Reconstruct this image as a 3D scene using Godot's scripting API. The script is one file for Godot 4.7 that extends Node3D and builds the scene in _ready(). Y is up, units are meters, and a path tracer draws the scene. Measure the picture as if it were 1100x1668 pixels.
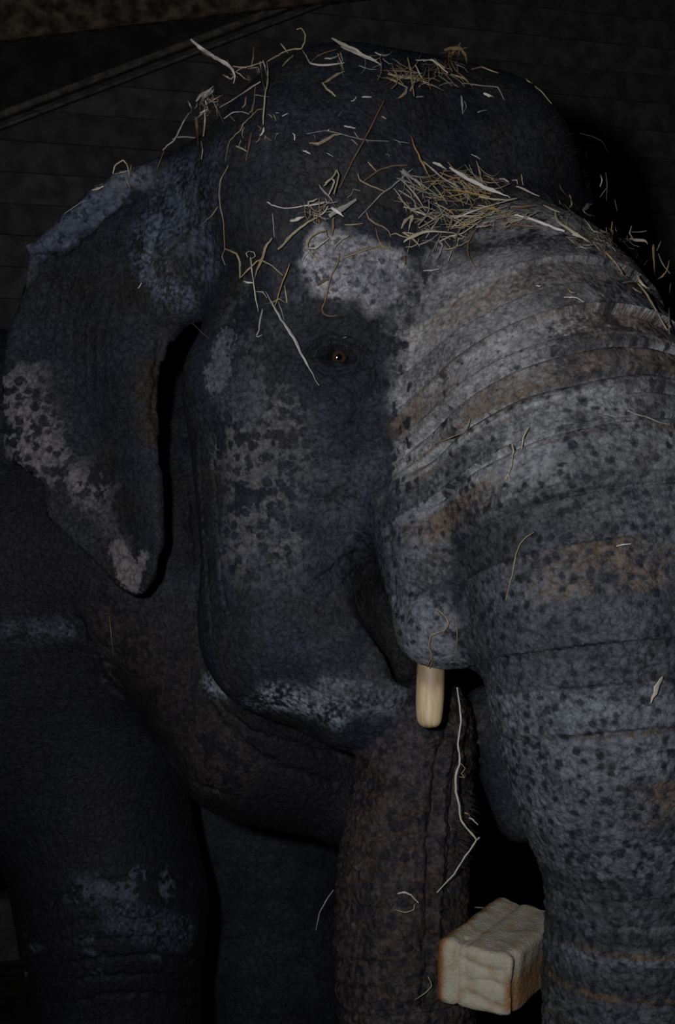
extends Node3D

# An elephant's head at close range, straw on its crown and brow, a loaf in the curl of its trunk,
# lit by one flash a little to the left of and above the camera.

const F := 2291.4            # focal length in pixels of the 1100 x 1668 frame
const CAM := Vector3(0.0, 1.65, 2.291)
const CELL := 0.012
const FINE := 5              # each seen coarse quad becomes FINE x FINE

# ------------------------------------------------------------------ helpers
# a point of the place: d metres in front of (+) or behind (-) the plane of the elephant's eye
func at(x: float, y: float, d: float) -> Vector3:
	var k := (CAM.z - d) / F
	return Vector3((x - 550.0) * k, CAM.y + (834.0 - y) * k, d)

func px_of(p: Vector3) -> Vector2:
	var k := F / maxf(CAM.z - p.z, 0.01)
	return Vector2(550.0 + p.x * k, 834.0 - (p.y - CAM.y) * k)

func tag(o: Node, label := "", category := "", group := "", kind := "") -> Node:
	if label: o.set_meta("label", label)
	if category: o.set_meta("category", category)
	if group: o.set_meta("group", group)
	if kind: o.set_meta("kind", kind)
	return o

var used := {}
func numbered(called: String) -> String:
	var n: int = used.get(called, 0)
	used[called] = n + 1
	return called if n == 0 else "%s_%03d" % [called, n]

func put(called: String, mesh: Mesh, mat: Material, parent: Node = null) -> MeshInstance3D:
	var o := MeshInstance3D.new()
	o.name = numbered(called) if parent == null else called
	o.mesh = mesh
	o.material_override = mat
	(self if parent == null else parent).add_child(o, true)
	return o

func base(called: String, where: Vector3) -> Node3D:
	var o := Node3D.new()
	o.name = numbered(called)
	o.position = where
	add_child(o, true)
	return o

static func sm(a: float, b: float, x: float) -> float:
	var t := clampf((x - a) / (b - a), 0.0, 1.0)
	return t * t * (3.0 - 2.0 * t)

func mesh_from(v: PackedVector3Array, n: PackedVector3Array, c: PackedColorArray, idx: PackedInt32Array) -> ArrayMesh:
	var a := []
	a.resize(Mesh.ARRAY_MAX)
	a[Mesh.ARRAY_VERTEX] = v
	a[Mesh.ARRAY_NORMAL] = n
	if c.size(): a[Mesh.ARRAY_COLOR] = c
	a[Mesh.ARRAY_INDEX] = idx
	var m := ArrayMesh.new()
	m.add_surface_from_arrays(Mesh.PRIMITIVE_TRIANGLES, a)
	return m

func smooth_normals(v: PackedVector3Array, idx: PackedInt32Array) -> PackedVector3Array:
	var n := PackedVector3Array()
	n.resize(v.size())
	for t in range(0, idx.size(), 3):
		var a := idx[t]; var b := idx[t + 1]; var c := idx[t + 2]
		var q := (v[c] - v[a]).cross(v[b] - v[a])
		n[a] += q; n[b] += q; n[c] += q
	for i in n.size(): n[i] = n[i].normalized()
	return n

# linear colour -> stored colour (materials read vertex colours as sRGB)
static func enc(c: Vector3) -> Color:
	return Color(pow(maxf(c.x, 0.0), 0.4545), pow(maxf(c.y, 0.0), 0.4545), pow(maxf(c.z, 0.0), 0.4545))

func box_mesh(size: Vector3, bevel := 0.004) -> ArrayMesh:
	# a box with chamfered edges
	var st := SurfaceTool.new()
	st.begin(Mesh.PRIMITIVE_TRIANGLES)
	st.set_smooth_group(-1)
	var h := size * 0.5
	var b := minf(bevel, minf(h.x, minf(h.y, h.z)) * 0.5)
	var pts := []
	for sx in [-1, 1]:
		for sy in [-1, 1]:
			for sz in [-1, 1]:
				pts.append([Vector3(sx * h.x, sy * (h.y - b), sz * (h.z - b)), Vector3(sx * (h.x - b), sy * h.y, sz * (h.z - b)), Vector3(sx * (h.x - b), sy * (h.y - b), sz * h.z)])
	var quad := func(p: Array):
		var cen: Vector3 = (p[0] + p[1] + p[2] + p[p.size() - 1]) / 4.0
		var nn: Vector3 = (p[1] - p[0]).cross(p[2] - p[0])
		if nn.dot(cen) > 0: p.reverse()
		for t in range(1, p.size() - 1):
			for q in [p[0], p[t], p[t + 1]]: st.add_vertex(q)
	var I := func(x, y, z): return x * 4 + y * 2 + z
	for s in [0, 1]:
		quad.call([pts[I.call(s,0,0)][0], pts[I.call(s,0,1)][0], pts[I.call(s,1,1)][0], pts[I.call(s,1,0)][0]])
		quad.call([pts[I.call(0,s,0)][1], pts[I.call(0,s,1)][1], pts[I.call(1,s,1)][1], pts[I.call(1,s,0)][1]])
		quad.call([pts[I.call(0,0,s)][2], pts[I.call(0,1,s)][2], pts[I.call(1,1,s)][2], pts[I.call(1,0,s)][2]])
		for t in [0, 1]:
			quad.call([pts[I.call(0,s,t)][1], pts[I.call(0,s,t)][2], pts[I.call(1,s,t)][2], pts[I.call(1,s,t)][1]])
			quad.call([pts[I.call(s,0,t)][0], pts[I.call(s,0,t)][2], pts[I.call(s,1,t)][2], pts[I.call(s,1,t)][0]])
			quad.call([pts[I.call(s,t,0)][0], pts[I.call(s,t,0)][1], pts[I.call(s,t,1)][1], pts[I.call(s,t,1)][0]])
			for u in [0, 1]: quad.call([pts[I.call(s,t,u)][0], pts[I.call(s,t,u)][1], pts[I.call(s,t,u)][2]])
	st.generate_normals()
	return st.commit()

func noise(kind: int, seed_: int, freq := 1.0, octaves := 1) -> FastNoiseLite:
	var f := FastNoiseLite.new()
	f.noise_type = kind
	f.seed = seed_
	f.frequency = freq
	f.fractal_type = FastNoiseLite.FRACTAL_FBM if octaves > 1 else FastNoiseLite.FRACTAL_NONE
	f.fractal_octaves = octaves
	return f

func noise_tex(f: FastNoiseLite, size: int, ramp = null) -> NoiseTexture2D:
	var t := NoiseTexture2D.new()
	t.width = size
	t.height = size
	t.seamless = true
	t.generate_mipmaps = false
	t.noise = f
	if ramp: t.color_ramp = ramp
	return t

func grad(a: Array, offs: Array) -> Gradient:
	var g := Gradient.new()
	g.offsets = PackedFloat32Array(offs)
	g.colors = PackedColorArray(a)
	return g

# ------------------------------------------------------------------ the elephant's form: a field of joined shapes
class Prim:
	var a: Vector3
	var b: Vector3
	var ba: Vector3
	var inv := 0.0
	var r1 := 0.1
	var r2 := 0.1
	var k := 0.03
	var cut := false
	func d(p: Vector3) -> float:
		var pa := p - a
		var h := clampf(pa.dot(ba) * inv, 0.0, 1.0)
		return (pa - ba * h).length() - (r1 + (r2 - r1) * h)

class Ell extends Prim:
	var bs: Basis
	var r: Vector3
	func d(p: Vector3) -> float:
		var q := bs * (p - a)
		var w := q / r
		var k0 := w.length()
		var k1 := (w / r).length()
		return k0 * (k0 - 1.0) / maxf(k1, 1e-6)

class Flap extends Prim:          # the ear: an outline given thickness, its sheet waving out of plane
	var u: Vector3
	var v: Vector3
	var w: Vector3
	var poly: PackedVector2Array
	var half := 0.011
	var rad := 0.5
	func bend(q: Vector2) -> float:
		return 0.016 * sin(q.x * 26.0 + q.y * 5.0) * smoothstep(0.35, -0.1, q.y) - 0.25 * q.x * q.x
	func d(p: Vector3) -> float:
		var pa := p - a
		var far := pa.length() - rad
		if far > 0.12: return far
		var q := Vector2(pa.dot(u), pa.dot(v))
		var n := poly.size()
		var best := 1e9
		var s := 1.0
		var j := n - 1
		for i in n:
			var e := poly[j] - poly[i]
			var o := q - poly[i]
			var t := o - e * clampf(o.dot(e) / e.dot(e), 0.0, 1.0)
			best = minf(best, t.length_squared())
			var c1 := q.y >= poly[i].y
			var c2 := q.y < poly[j].y
			var c3 := e.x * o.y > e.y * o.x
			if (c1 and c2 and c3) or (not c1 and not c2 and not c3): s = -s
			j = i
		var d2 := s * sqrt(best) + half
		var dw := absf(pa.dot(w) - bend(q))
		return Vector2(maxf(d2, 0.0), dw).length() + minf(d2, 0.0) * 0.0 - half

var prims: Array = []
var axis: PackedVector3Array        # the trunk's centre line
var axis_r: PackedFloat32Array
var axis_s: PackedFloat32Array      # length along it

func cap(x1, y1, d1, r1, x2, y2, d2, r2, k := 0.03, cut := false) -> Prim:
	return cap3(at(x1, y1, d1), r1, at(x2, y2, d2), r2, k, cut)

func cap3(a: Vector3, r1: float, b: Vector3, r2: float, k := 0.03, cut := false) -> Prim:
	var p := Prim.new()
	p.a = a; p.b = b; p.ba = b - a
	p.inv = 1.0 / maxf((b - a).length_squared(), 1e-9)
	p.r1 = r1; p.r2 = r2; p.k = k; p.cut = cut
	prims.append(p)
	return p

func ell(x, y, d, rx, ry, rz, turn := 0.0, k := 0.05, tilt := 0.0) -> Prim:
	var p := Ell.new()
	p.a = at(x, y, d)
	p.b = p.a
	p.r = Vector3(rx, ry, rz)
	p.bs = Basis.from_euler(Vector3(0, deg_to_rad(turn), deg_to_rad(tilt))).transposed()
	p.k = k
	prims.append(p)
	return p

func field_of(list: PackedInt32Array, p: Vector3) -> float:
	var d := 1e9
	for i in list:
		var q: Prim = prims[i]
		var e := q.d(p)
		if q.cut:
			var h := maxf(q.k - absf(d + e), 0.0) / q.k
			d = maxf(d, -e) + h * h * q.k * 0.25
		else:
			var h := maxf(q.k - absf(d - e), 0.0) / q.k
			d = minf(d, e) - h * h * q.k * 0.25
	return d

var everything: PackedInt32Array

func field(p: Vector3) -> float:
	return field_of(everything, p)

# where the sight line through a pixel meets the elephant; past its outline, the nearest it comes
func on(x: float, y: float) -> Vector3:
	var dir := (at(x, y, 0.0) - CAM).normalized()
	var t := 1.4
	var best := 1e9
	var bt := 2.3
	for i in 70:
		var p := CAM + dir * t
		var d := field(p)
		if d < best:
			best = d
			bt = t
		if d < 0.0008: break
		t += maxf(d * 0.8, 0.0015)
		if t > 3.6: break
	return CAM + dir * bt

func grad_at(list: PackedInt32Array, p: Vector3) -> Vector3:
	var e := 0.004
	var k1 := Vector3(1, -1, -1); var k2 := Vector3(-1, -1, 1); var k3 := Vector3(-1, 1, -1); var k4 := Vector3(1, 1, 1)
	return (k1 * field_of(list, p + k1 * e) + k2 * field_of(list, p + k2 * e) + k3 * field_of(list, p + k3 * e) + k4 * field_of(list, p + k4 * e)) / (4.0 * e)

func form() -> void:
	# skull: two domes, forehead, face, cheek, jaw
	ell(588, 340, -0.24, 0.33, 0.262, 0.235, 48, 0.05)
	ell(752, 352, -0.42, 0.33, 0.268, 0.22, 48, 0.07)
	cap(565, 238, -0.225, 0.150, 800, 262, -0.29, 0.140, 0.10)
	ell(640, 560, -0.26, 0.34, 0.36, 0.24, 48, 0.08)
	ell(560, 660, -0.19, 0.24, 0.30, 0.19, 40, 0.08)
	cap(455, 700, -0.19, 0.155, 478, 1020, -0.15, 0.150, 0.08)
	cap(478, 1020, -0.15, 0.150, 600, 1110, -0.10, 0.118, 0.06)
	cap(600, 1110, -0.10, 0.115, 690, 1170, -0.10, 0.06, 0.05)
	cap(585, 452, -0.03, 0.062, 640, 430, -0.06, 0.06, 0.09)          # brow
	cap(372, 610, -0.135, 0.060, 420, 560, -0.12, 0.065, 0.09)        # cheekbone
	cap(470, 560, 0.12, 0.05, 470, 620, 0.12, 0.05, 0.10, true)       # hollow behind the eye
	# trunk
	var t := [[850, 520, -0.14, 0.195], [888, 620, -0.05, 0.215], [925, 720, 0.02, 0.222], [965, 880, 0.09, 0.212], [990, 1060, 0.13, 0.187], [1012, 1250, 0.145, 0.163], [1036, 1420, 0.135, 0.130], [1036, 1600, 0.12, 0.136], [1012, 1800, 0.10, 0.118], [910, 1960, 0.07, 0.10], [780, 1970, 0.03, 0.095], [690, 1820, 0.01, 0.10], [661, 1620, -0.01, 0.106], [655, 1440, -0.04, 0.101], [670, 1300, -0.065, 0.093], [690, 1180, -0.085, 0.082]]
	var n := t.size()
	for i in n - 1:
		for j in 3:
			var f := j / 3.0
			var q := []
			for o in [-1, 0, 1, 2]: q.append(t[clampi(i + o, 0, n - 1)])
			var p: Vector3 = at(q[1][0], q[1][1], q[1][2]).cubic_interpolate(at(q[2][0], q[2][1], q[2][2]), at(q[0][0], q[0][1], q[0][2]), at(q[3][0], q[3][1], q[3][2]), f)
			axis.append(p)
			axis_r.append(cubic_interpolate(q[1][3], q[2][3], q[0][3], q[3][3], f))
	axis.append(at(t[n - 1][0], t[n - 1][1], t[n - 1][2]))
	axis_r.append(t[n - 1][3])
	axis_s.append(0.0)
	for i in range(1, axis.size()): axis_s.append(axis_s[i - 1] + axis[i].distance_to(axis[i - 1]))
	for i in axis.size() - 1:
		cap3(axis[i], axis_r[i], axis[i + 1], axis_r[i + 1], 0.10 if i == 0 else 0.03)
	# lip over the tusk
	cap(712, 700, -0.055, 0.105, 716, 880, 0.005, 0.090, 0.09)
	sheath = cap(714, 850, 0.0, 0.085, 718, 1015, 0.055, 0.074, 0.06)
	cap(805, 1170, -0.16, 0.06, 850, 1330, -0.14, 0.045, 0.03)        # far side of the mouth
	cap(1000, 445, -0.43, 0.060, 1085, 590, -0.38, 0.065, 0.05)        # far brow
	# mouth corner
	cap(588, 905, -0.015, 0.018, 618, 985, -0.03, 0.026, 0.03, true)
	cap(618, 985, -0.03, 0.026, 655, 1085, -0.02, 0.030, 0.03, true)
	# socket of the eye
	cap(535, 578, 0.095, 0.05, 565, 578, 0.095, 0.05, 0.05, true)
	# neck, dewlap, shoulders, legs, trunk of the body
	cap3(Vector3(0.0, 1.66, -0.58), 0.28, Vector3(-0.75, 1.56, -0.88), 0.48, 0.15)
	cap(215, 880, -0.50, 0.19, 425, 1190, -0.40, 0.155, 0.10)
	cap(425, 1190, -0.40, 0.155, 560, 1290, -0.38, 0.10, 0.10)
	cap3(Vector3(-0.95, 1.42, -0.85), 0.56, Vector3(-2.0, 1.46, -1.05), 0.62, 0.25)
	cap(110, 1120, -0.68, 0.235, 185, 1480, -0.62, 0.185, 0.12)
	cap(185, 1480, -0.62, 0.185, 195, 2000, -0.62, 0.165, 0.06)
	cap(195, 2000, -0.62, 0.17, 197, 2140, -0.62, 0.185, 0.05)
	cap(420, 1250, -1.10, 0.25, 445, 1560, -1.10, 0.18, 0.12)
	cap(445, 1560, -1.10, 0.18, 447, 1950, -1.10, 0.17, 0.06)
	for z in [-0.78, -1.30]:
		cap3(Vector3(-2.15, 1.15, z), 0.33, Vector3(-2.05, 0.62, z), 0.20, 0.15)
		cap3(Vector3(-2.05, 0.62, z), 0.20, Vector3(-2.18, 0.17, z), 0.17, 0.06)
	cap3(Vector3(-2.6, 1.6, -1.12), 0.06, Vector3(-2.72, 0.8, -1.1), 0.02, 0.1)
	# ear
	var e := Flap.new()
	e.a = at(170, 600, -0.21)
	e.w = Vector3(-0.22, 0.06, 0.97).normalized()
	e.v = (Vector3.UP - e.w * e.w.y).normalized()
	e.u = e.v.cross(e.w)
	for q in [[360, 240], [305, 266], [250, 282], [205, 288], [165, 318], [105, 368], [62, 400], [47, 396], [44, 430], [40, 462], [28, 505], [13, 545], [8, 600], [5, 700], [10, 748], [40, 760], [74, 792], [80, 842], [110, 872], [150, 915], [186, 955], [213, 973], [240, 966], [260, 932], [272, 880], [270, 800], [262, 700], [262, 600], [292, 520], [345, 470], [375, 400]]:
		var dir := at(q[0], q[1], 0.0) - CAM
		var s := (e.a - CAM).dot(e.w) / dir.dot(e.w)
		var o := CAM + dir * s - e.a
		e.poly.append(Vector2(o.dot(e.u), o.dot(e.v)))
	e.k = 0.03
	e.rad = 0.42
	prims.append(e)
	ear = e
	# rolled upper edge of the ear and the muscle at its root
	var roll := [[46, 402, 0.009], [58, 408, 0.010], [85, 397, 0.019], [120, 367, 0.021], [165, 325, 0.020], [205, 297, 0.019], [260, 284, 0.012]]
	for i in roll.size() - 1:
		var p0 = roll[i]; var p1 = roll[i + 1]
		cap3(on_ear(p0[0], p0[1], 0.012), p0[2], on_ear(p1[0], p1[1], 0.012), p1[2], 0.008)
	cap(362, 330, -0.235, 0.100, 315, 425, -0.20, 0.070, 0.10)
	cap(315, 425, -0.20, 0.070, 282, 480, -0.19, 0.030, 0.05)
	for i in prims.size(): everything.append(i)

var sheath: Prim
var ear: Flap

func on_ear(x: float, y: float, lift: float) -> Vector3:
	var dir := at(x, y, 0.0) - CAM
	var p := CAM + dir * ((ear.a - CAM).dot(ear.w) / dir.dot(ear.w))
	var q := Vector2((p - ear.a).dot(ear.u), (p - ear.a).dot(ear.v))
	return p + ear.w * (ear.bend(q) + lift)

# ------------------------------------------------------------------ meshing the form (surface nets over the cells near it)
const LO := Vector3(-2.85, -0.06, -1.75)
var nx := 0
var ny := 0
var nz := 0
var samples: PackedFloat32Array
var cell_vert: PackedInt32Array
var blocks: Array = []
var bv: PackedVector3Array
var bn: PackedVector3Array
var bc: PackedColorArray
var bi: PackedInt32Array

func descend(x: int, y: int, z: int, size: int, list: PackedInt32Array) -> void:
	var c := LO + Vector3(x, y, z) * CELL + Vector3.ONE * (size * 0.5 * CELL)
	var hd := size * CELL * 0.867
	var ds := PackedFloat32Array()
	ds.resize(list.size())
	var dmin := 1e9
	for i in list.size():
		var q: Prim = prims[list[i]]
		ds[i] = q.d(c)
		if not q.cut: dmin = minf(dmin, ds[i])
	if dmin > hd * 1.6 + 0.06: return
	if dmin < -hd * 2.5 - 0.2:
		return
	var near := PackedInt32Array()
	for i in list.size():
		var q: Prim = prims[list[i]]
		if ds[i] < (0.0 if q.cut else maxf(dmin, -0.3)) + hd * 2.6 + q.k + 0.01: near.append(list[i])
	if size <= 4:
		var f := field_of(near, c)
		if absf(f) > hd * 1.5 + 0.004: return
		blocks.append([x, y, z, near])
		return
	var h := size / 2
	for o in 8:
		descend(x + (o & 1) * h, y + ((o >> 1) & 1) * h, z + ((o >> 2) & 1) * h, h, near)

func corner(x: int, y: int, z: int, list: PackedInt32Array) -> float:
	var f := samples[(z * ny + y) * nx + x]
	return f if f < 1e8 else field_of(list, LO + Vector3(x, y, z) * CELL)

const SHARE := 64            # blocks, or vertices by the thousand, that one task works on
var found: Array = []

func sample_blocks(task: int) -> void:
	for bi_ in range(task * SHARE, mini((task + 1) * SHARE, blocks.size())):
		var b: Array = blocks[bi_]
		for z in range(b[2], mini(b[2] + 4, nz)):
			for y in range(b[1], mini(b[1] + 4, ny)):
				for x in range(b[0], mini(b[0] + 4, nx)):
					samples[(z * ny + y) * nx + x] = field_of(b[3], LO + Vector3(x, y, z) * CELL)

func net_blocks(task: int) -> void:
	var pos := PackedVector3Array()
	var nor := PackedVector3Array()
	var cells := PackedInt32Array()
	var f := PackedFloat32Array()
	f.resize(8)
	var e0 := [0, 2, 4, 6, 0, 1, 4, 5, 0, 1, 2, 3]
	var e1 := [1, 3, 5, 7, 2, 3, 6, 7, 4, 5, 6, 7]
	for bi_ in range(task * SHARE, mini((task + 1) * SHARE, blocks.size())):
		var b: Array = blocks[bi_]
		var list: PackedInt32Array = b[3]
		for z in range(b[2], mini(b[2] + 4, nz - 1)):
			for y in range(b[1], mini(b[1] + 4, ny - 1)):
				for x in range(b[0], mini(b[0] + 4, nx - 1)):
					var mask := 0
					for o in 8:
						f[o] = corner(x + (o & 1), y + ((o >> 1) & 1), z + (o >> 2), list)
						if f[o] < 0.0: mask |= 1 << o
					if mask == 0 or mask == 255: continue
					var s := Vector3.ZERO
					var m := 0
					for e in 12:
						var i0: int = e0[e]; var i1: int = e1[e]
						if (f[i0] < 0.0) != (f[i1] < 0.0):
							var t := f[i0] / (f[i0] - f[i1])
							s += Vector3(i0 & 1, (i0 >> 1) & 1, i0 >> 2).lerp(Vector3(i1 & 1, (i1 >> 1) & 1, i1 >> 2), t)
							m += 1
					var p := LO + (Vector3(x, y, z) + s / m) * CELL
					var g := Vector3.UP
					if p.z > -0.9 and p.x > -0.95 and p.x < 0.8 and p.y > 0.5:
						g = grad_at(list, p)
						var gl := maxf(g.length(), 0.3)
						p -= g / gl * clampf(field_of(list, p) / gl, -CELL * 0.5, CELL * 0.5)
						g = grad_at(list, p)
					pos.append(p)
					nor.append(g.normalized())
					cells.append_array([x, y, z, mask])
	found[task] = [pos, nor, cells]

func in_parallel(work: Callable, tasks: int) -> void:
	WorkerThreadPool.wait_for_group_task_completion(WorkerThreadPool.add_group_task(work, tasks, -1, true))

func build_nets() -> void:
	nx = 320; ny = 256; nz = 192
	samples.resize(nx * ny * nz)
	samples.fill(1e9)
	cell_vert.resize(nx * ny * nz)
	cell_vert.fill(-1)
	for z in range(0, nz - 63, 64):
		for y in range(0, ny - 63, 64):
			for x in range(0, nx - 63, 64):
				descend(x, y, z, 64, everything)
	var tasks := (blocks.size() + SHARE - 1) / SHARE
	found.resize(tasks)
	in_parallel(sample_blocks, tasks)
	in_parallel(net_blocks, tasks)
	var pos := PackedVector3Array()
	var nor := PackedVector3Array()
	var cells := PackedInt32Array()
	for r in found:
		pos.append_array(r[0])
		nor.append_array(r[1])
		cells.append_array(r[2])
	found.clear()
	for v in pos.size(): cell_vert[(cells[v * 4 + 2] * ny + cells[v * 4 + 1]) * nx + cells[v * 4]] = v
	# quads
	var quads := PackedInt32Array()
	var step := [1, nx, nx * ny]
	for v in pos.size():
		var i := (cells[v * 4 + 2] * ny + cells[v * 4 + 1]) * nx + cells[v * 4]
		var mask := cells[v * 4 + 3]
		var here := (mask & 1) == 1
		for ax in 3:
			if ((mask >> (1 << ax)) & 1 == 1) == here: continue
			var su: int = step[(ax + 1) % 3]; var sv: int = step[(ax + 2) % 3]
			var q0 := cell_vert[i]; var q1 := cell_vert[i - su]; var q2 := cell_vert[i - su - sv]; var q3 := cell_vert[i - sv]
			if q1 < 0 or q2 < 0 or q3 < 0: continue
			if here: quads.append_array([q0, q1, q2, q3])
			else: quads.append_array([q0, q3, q2, q1])
	print("coarse: %d vertices, %d quads, %d blocks, %d ms" % [pos.size(), quads.size() / 4, blocks.size(), Time.get_ticks_msec()])
	refine(pos, nor, quads)
	samples.clear(); cell_vert.clear(); blocks.clear()

func seen(p: Vector3, n: Vector3) -> bool:
	if p.z < -0.85 or p.x < -0.9 or p.x > 0.75 or p.y < 0.55: return false
	var q := px_of(p)
	if q.x < -50 or q.x > 1150 or q.y < 20 or q.y > 1720: return false
	return n.dot((CAM - p).normalized()) > -0.35

func refine(pos: PackedVector3Array, nor: PackedVector3Array, quads: PackedInt32Array) -> void:
	var vis := PackedByteArray()
	vis.resize(pos.size())
	for i in pos.size(): vis[i] = 1 if seen(pos[i], nor[i]) else 0
	var v := pos.duplicate()          # refined positions, before displacement
	var n := nor.duplicate()
	var tri := PackedInt32Array()
	var edge := {}
	var patch := PackedInt32Array()   # refined vertices and the coarse quad they came from
	patch.resize(pos.size())
	patch.fill(-1)
	var N := FINE
	var grid := PackedInt32Array()
	grid.resize((N + 1) * (N + 1))
	var nq := quads.size() / 4
	for qi in nq:
		var a := quads[qi * 4]; var b := quads[qi * 4 + 1]; var c := quads[qi * 4 + 2]; var d := quads[qi * 4 + 3]
		if not (vis[a] and vis[b] and vis[c] and vis[d]):
			tri.append_array([a, b, c, a, c, d])
			continue
		for w in [a, b, c, d]:
			if patch[w] < 0: patch[w] = qi
		grid[0] = a; grid[N] = b; grid[N * (N + 1) + N] = c; grid[N * (N + 1)] = d
		# the four sides
		for s in 4:
			var i0 := a; var i1 := b
			if s == 1: i0 = b; i1 = c
			elif s == 2: i0 = d; i1 = c
			elif s == 3: i0 = a; i1 = d
			var lo := mini(i0, i1); var hi := maxi(i0, i1)
			var key := lo * 4194304 + hi
			var first: int = edge.get(key, -1)
			if first < 0:
				first = v.size()
				edge[key] = first
				for t in range(1, N):
					var ft := float(t) / N
					var p := v[lo].lerp(v[hi], ft)
					var p0 := p - n[lo] * (p - v[lo]).dot(n[lo]); var p1 := p - n[hi] * (p - v[hi]).dot(n[hi])
					v.append(p.lerp(p0.lerp(p1, ft), 0.7))
					n.append(n[lo].lerp(n[hi], ft).normalized())
					patch.append(qi)
			for t in range(1, N):
				var id := first + (t - 1 if i0 == lo else N - 1 - t)
				if s == 0: grid[t] = id
				elif s == 1: grid[t * (N + 1) + N] = id
				elif s == 2: grid[N * (N + 1) + t] = id
				else: grid[t * (N + 1)] = id
		for y in range(1, N):
			for x in range(1, N):
				var fx := float(x) / N; var fy := float(y) / N
				var w0 := (1 - fx) * (1 - fy); var w1 := fx * (1 - fy); var w2 := fx * fy; var w3 := (1 - fx) * fy
				var p := v[a] * w0 + v[b] * w1 + v[c] * w2 + v[d] * w3
				var pp := p * 1.0
				pp -= n[a] * ((p - v[a]).dot(n[a]) * w0) + n[b] * ((p - v[b]).dot(n[b]) * w1) + n[c] * ((p - v[c]).dot(n[c]) * w2) + n[d] * ((p - v[d]).dot(n[d]) * w3)
				grid[y * (N + 1) + x] = v.size()
				v.append(p.lerp(pp, 0.7))
				n.append((n[a] * w0 + n[b] * w1 + n[c] * w2 + n[d] * w3).normalized())
				patch.append(qi)
		for y in N:
			for x in N:
				var g0 := grid[y * (N + 1) + x]; var g1 := grid[y * (N + 1) + x + 1]; var g2 := grid[(y + 1) * (N + 1) + x + 1]; var g3 := grid[(y + 1) * (N + 1) + x]
				if (x + y) & 1: tri.append_array([g0, g1, g2, g0, g2, g3])
				else: tri.append_array([g0, g1, g3, g1, g2, g3])
	print("refined: %d vertices, %d triangles, %d ms" % [v.size(), tri.size() / 3, Time.get_ticks_msec()])
	# skin: relief and colour, each vertex from what lies near its coarse quad
	sk_v = v; sk_n = n; sk_quads = quads; sk_patch = patch
	sk_col.resize(v.size())
	sk_out.resize(v.size())
	in_parallel(skin_task, (v.size() + SHARE * 128 - 1) / (SHARE * 128))
	var out := sk_out
	var col := sk_col
	sk_v = PackedVector3Array(); sk_n = PackedVector3Array()
	bv = out; bc = col; bi = tri
	bn = smooth_normals(out, tri)
	# the winding must face out
	var agree := 0.0
	for i in range(0, v.size(), 97): agree += bn[i].dot(n[i])
	if agree < 0.0:
		for t in range(0, bi.size(), 3):
			var s := bi[t + 1]; bi[t + 1] = bi[t + 2]; bi[t + 2] = s
		for i in bn.size(): bn[i] = -bn[i]
	print("skin: %d ms, agree %f" % [Time.get_ticks_msec(), agree])

var sk_v: PackedVector3Array
var sk_n: PackedVector3Array
var sk_quads: PackedInt32Array
var sk_patch: PackedInt32Array
var sk_out: PackedVector3Array
var sk_col: PackedColorArray

func skin_task(task: int) -> void:
	var near_z := {}
	var root_at := Vector3(-0.9, 0.0, -0.8)
	for i in range(task * SHARE * 128, mini((task + 1) * SHARE * 128, sk_v.size())):
		var qi := sk_patch[i]
		var what: Array
		if qi < 0: what = NOTHING
		elif near_z.has(qi): what = near_z[qi]
		else:
			what = features_near(sk_v[sk_quads[qi * 4]], CELL * 1.6)
			near_z[qi] = what
		var r := skin(sk_v[i], sk_n[i], what, qi >= 0)
		sk_out[i] = sk_v[i] + sk_n[i] * r.w - root_at
		sk_col[i] = enc(Vector3(r.x, r.y, r.z))

# ------------------------------------------------------------------ the skin
var NOTHING := [PackedInt32Array(), PackedInt32Array(), -1]
var zones: Array = []      # [a, b, radius, soft, colour, strength, mode]
var pales: Array = []     # [a, b, radius]: where the pale hide of the trunk spreads onto the face
var folds: Array = []      # [points, depth, width, centre, reach]
var n_big: FastNoiseLite
var n_mid: FastNoiseLite
var n_fine: FastNoiseLite
var n_spot: FastNoiseLite
var n_spot_id: FastNoiseLite
var n_crack: FastNoiseLite
var n_warp: FastNoiseLite

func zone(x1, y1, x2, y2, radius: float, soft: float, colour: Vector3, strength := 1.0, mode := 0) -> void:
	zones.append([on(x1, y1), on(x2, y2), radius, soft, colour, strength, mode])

func fold(depth: float, width: float, pts: Array) -> void:
	var p := PackedVector3Array()
	for i in range(0, pts.size(), 2): p.append(on(pts[i], pts[i + 1]))
	# rounded through its points
	var q := PackedVector3Array()
	for i in p.size() - 1:
		for j in 4: q.append(p[i].cubic_interpolate(p[i + 1], p[maxi(i - 1, 0)], p[mini(i + 2, p.size() - 1)], j / 4.0))
	q.append(p[p.size() - 1])
	var c := Vector3.ZERO
	for s in q: c += s
	c /= q.size()
	var reach := 0.0
	for s in q: reach = maxf(reach, s.distance_to(c))
	folds.append([q, depth, width, c, reach])

static func seg_d(p: Vector3, a: Vector3, b: Vector3) -> float:
	var ba := b - a
	var h := clampf((p - a).dot(ba) / maxf(ba.length_squared(), 1e-9), 0.0, 1.0)
	return (p - a - ba * h).length()

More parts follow.
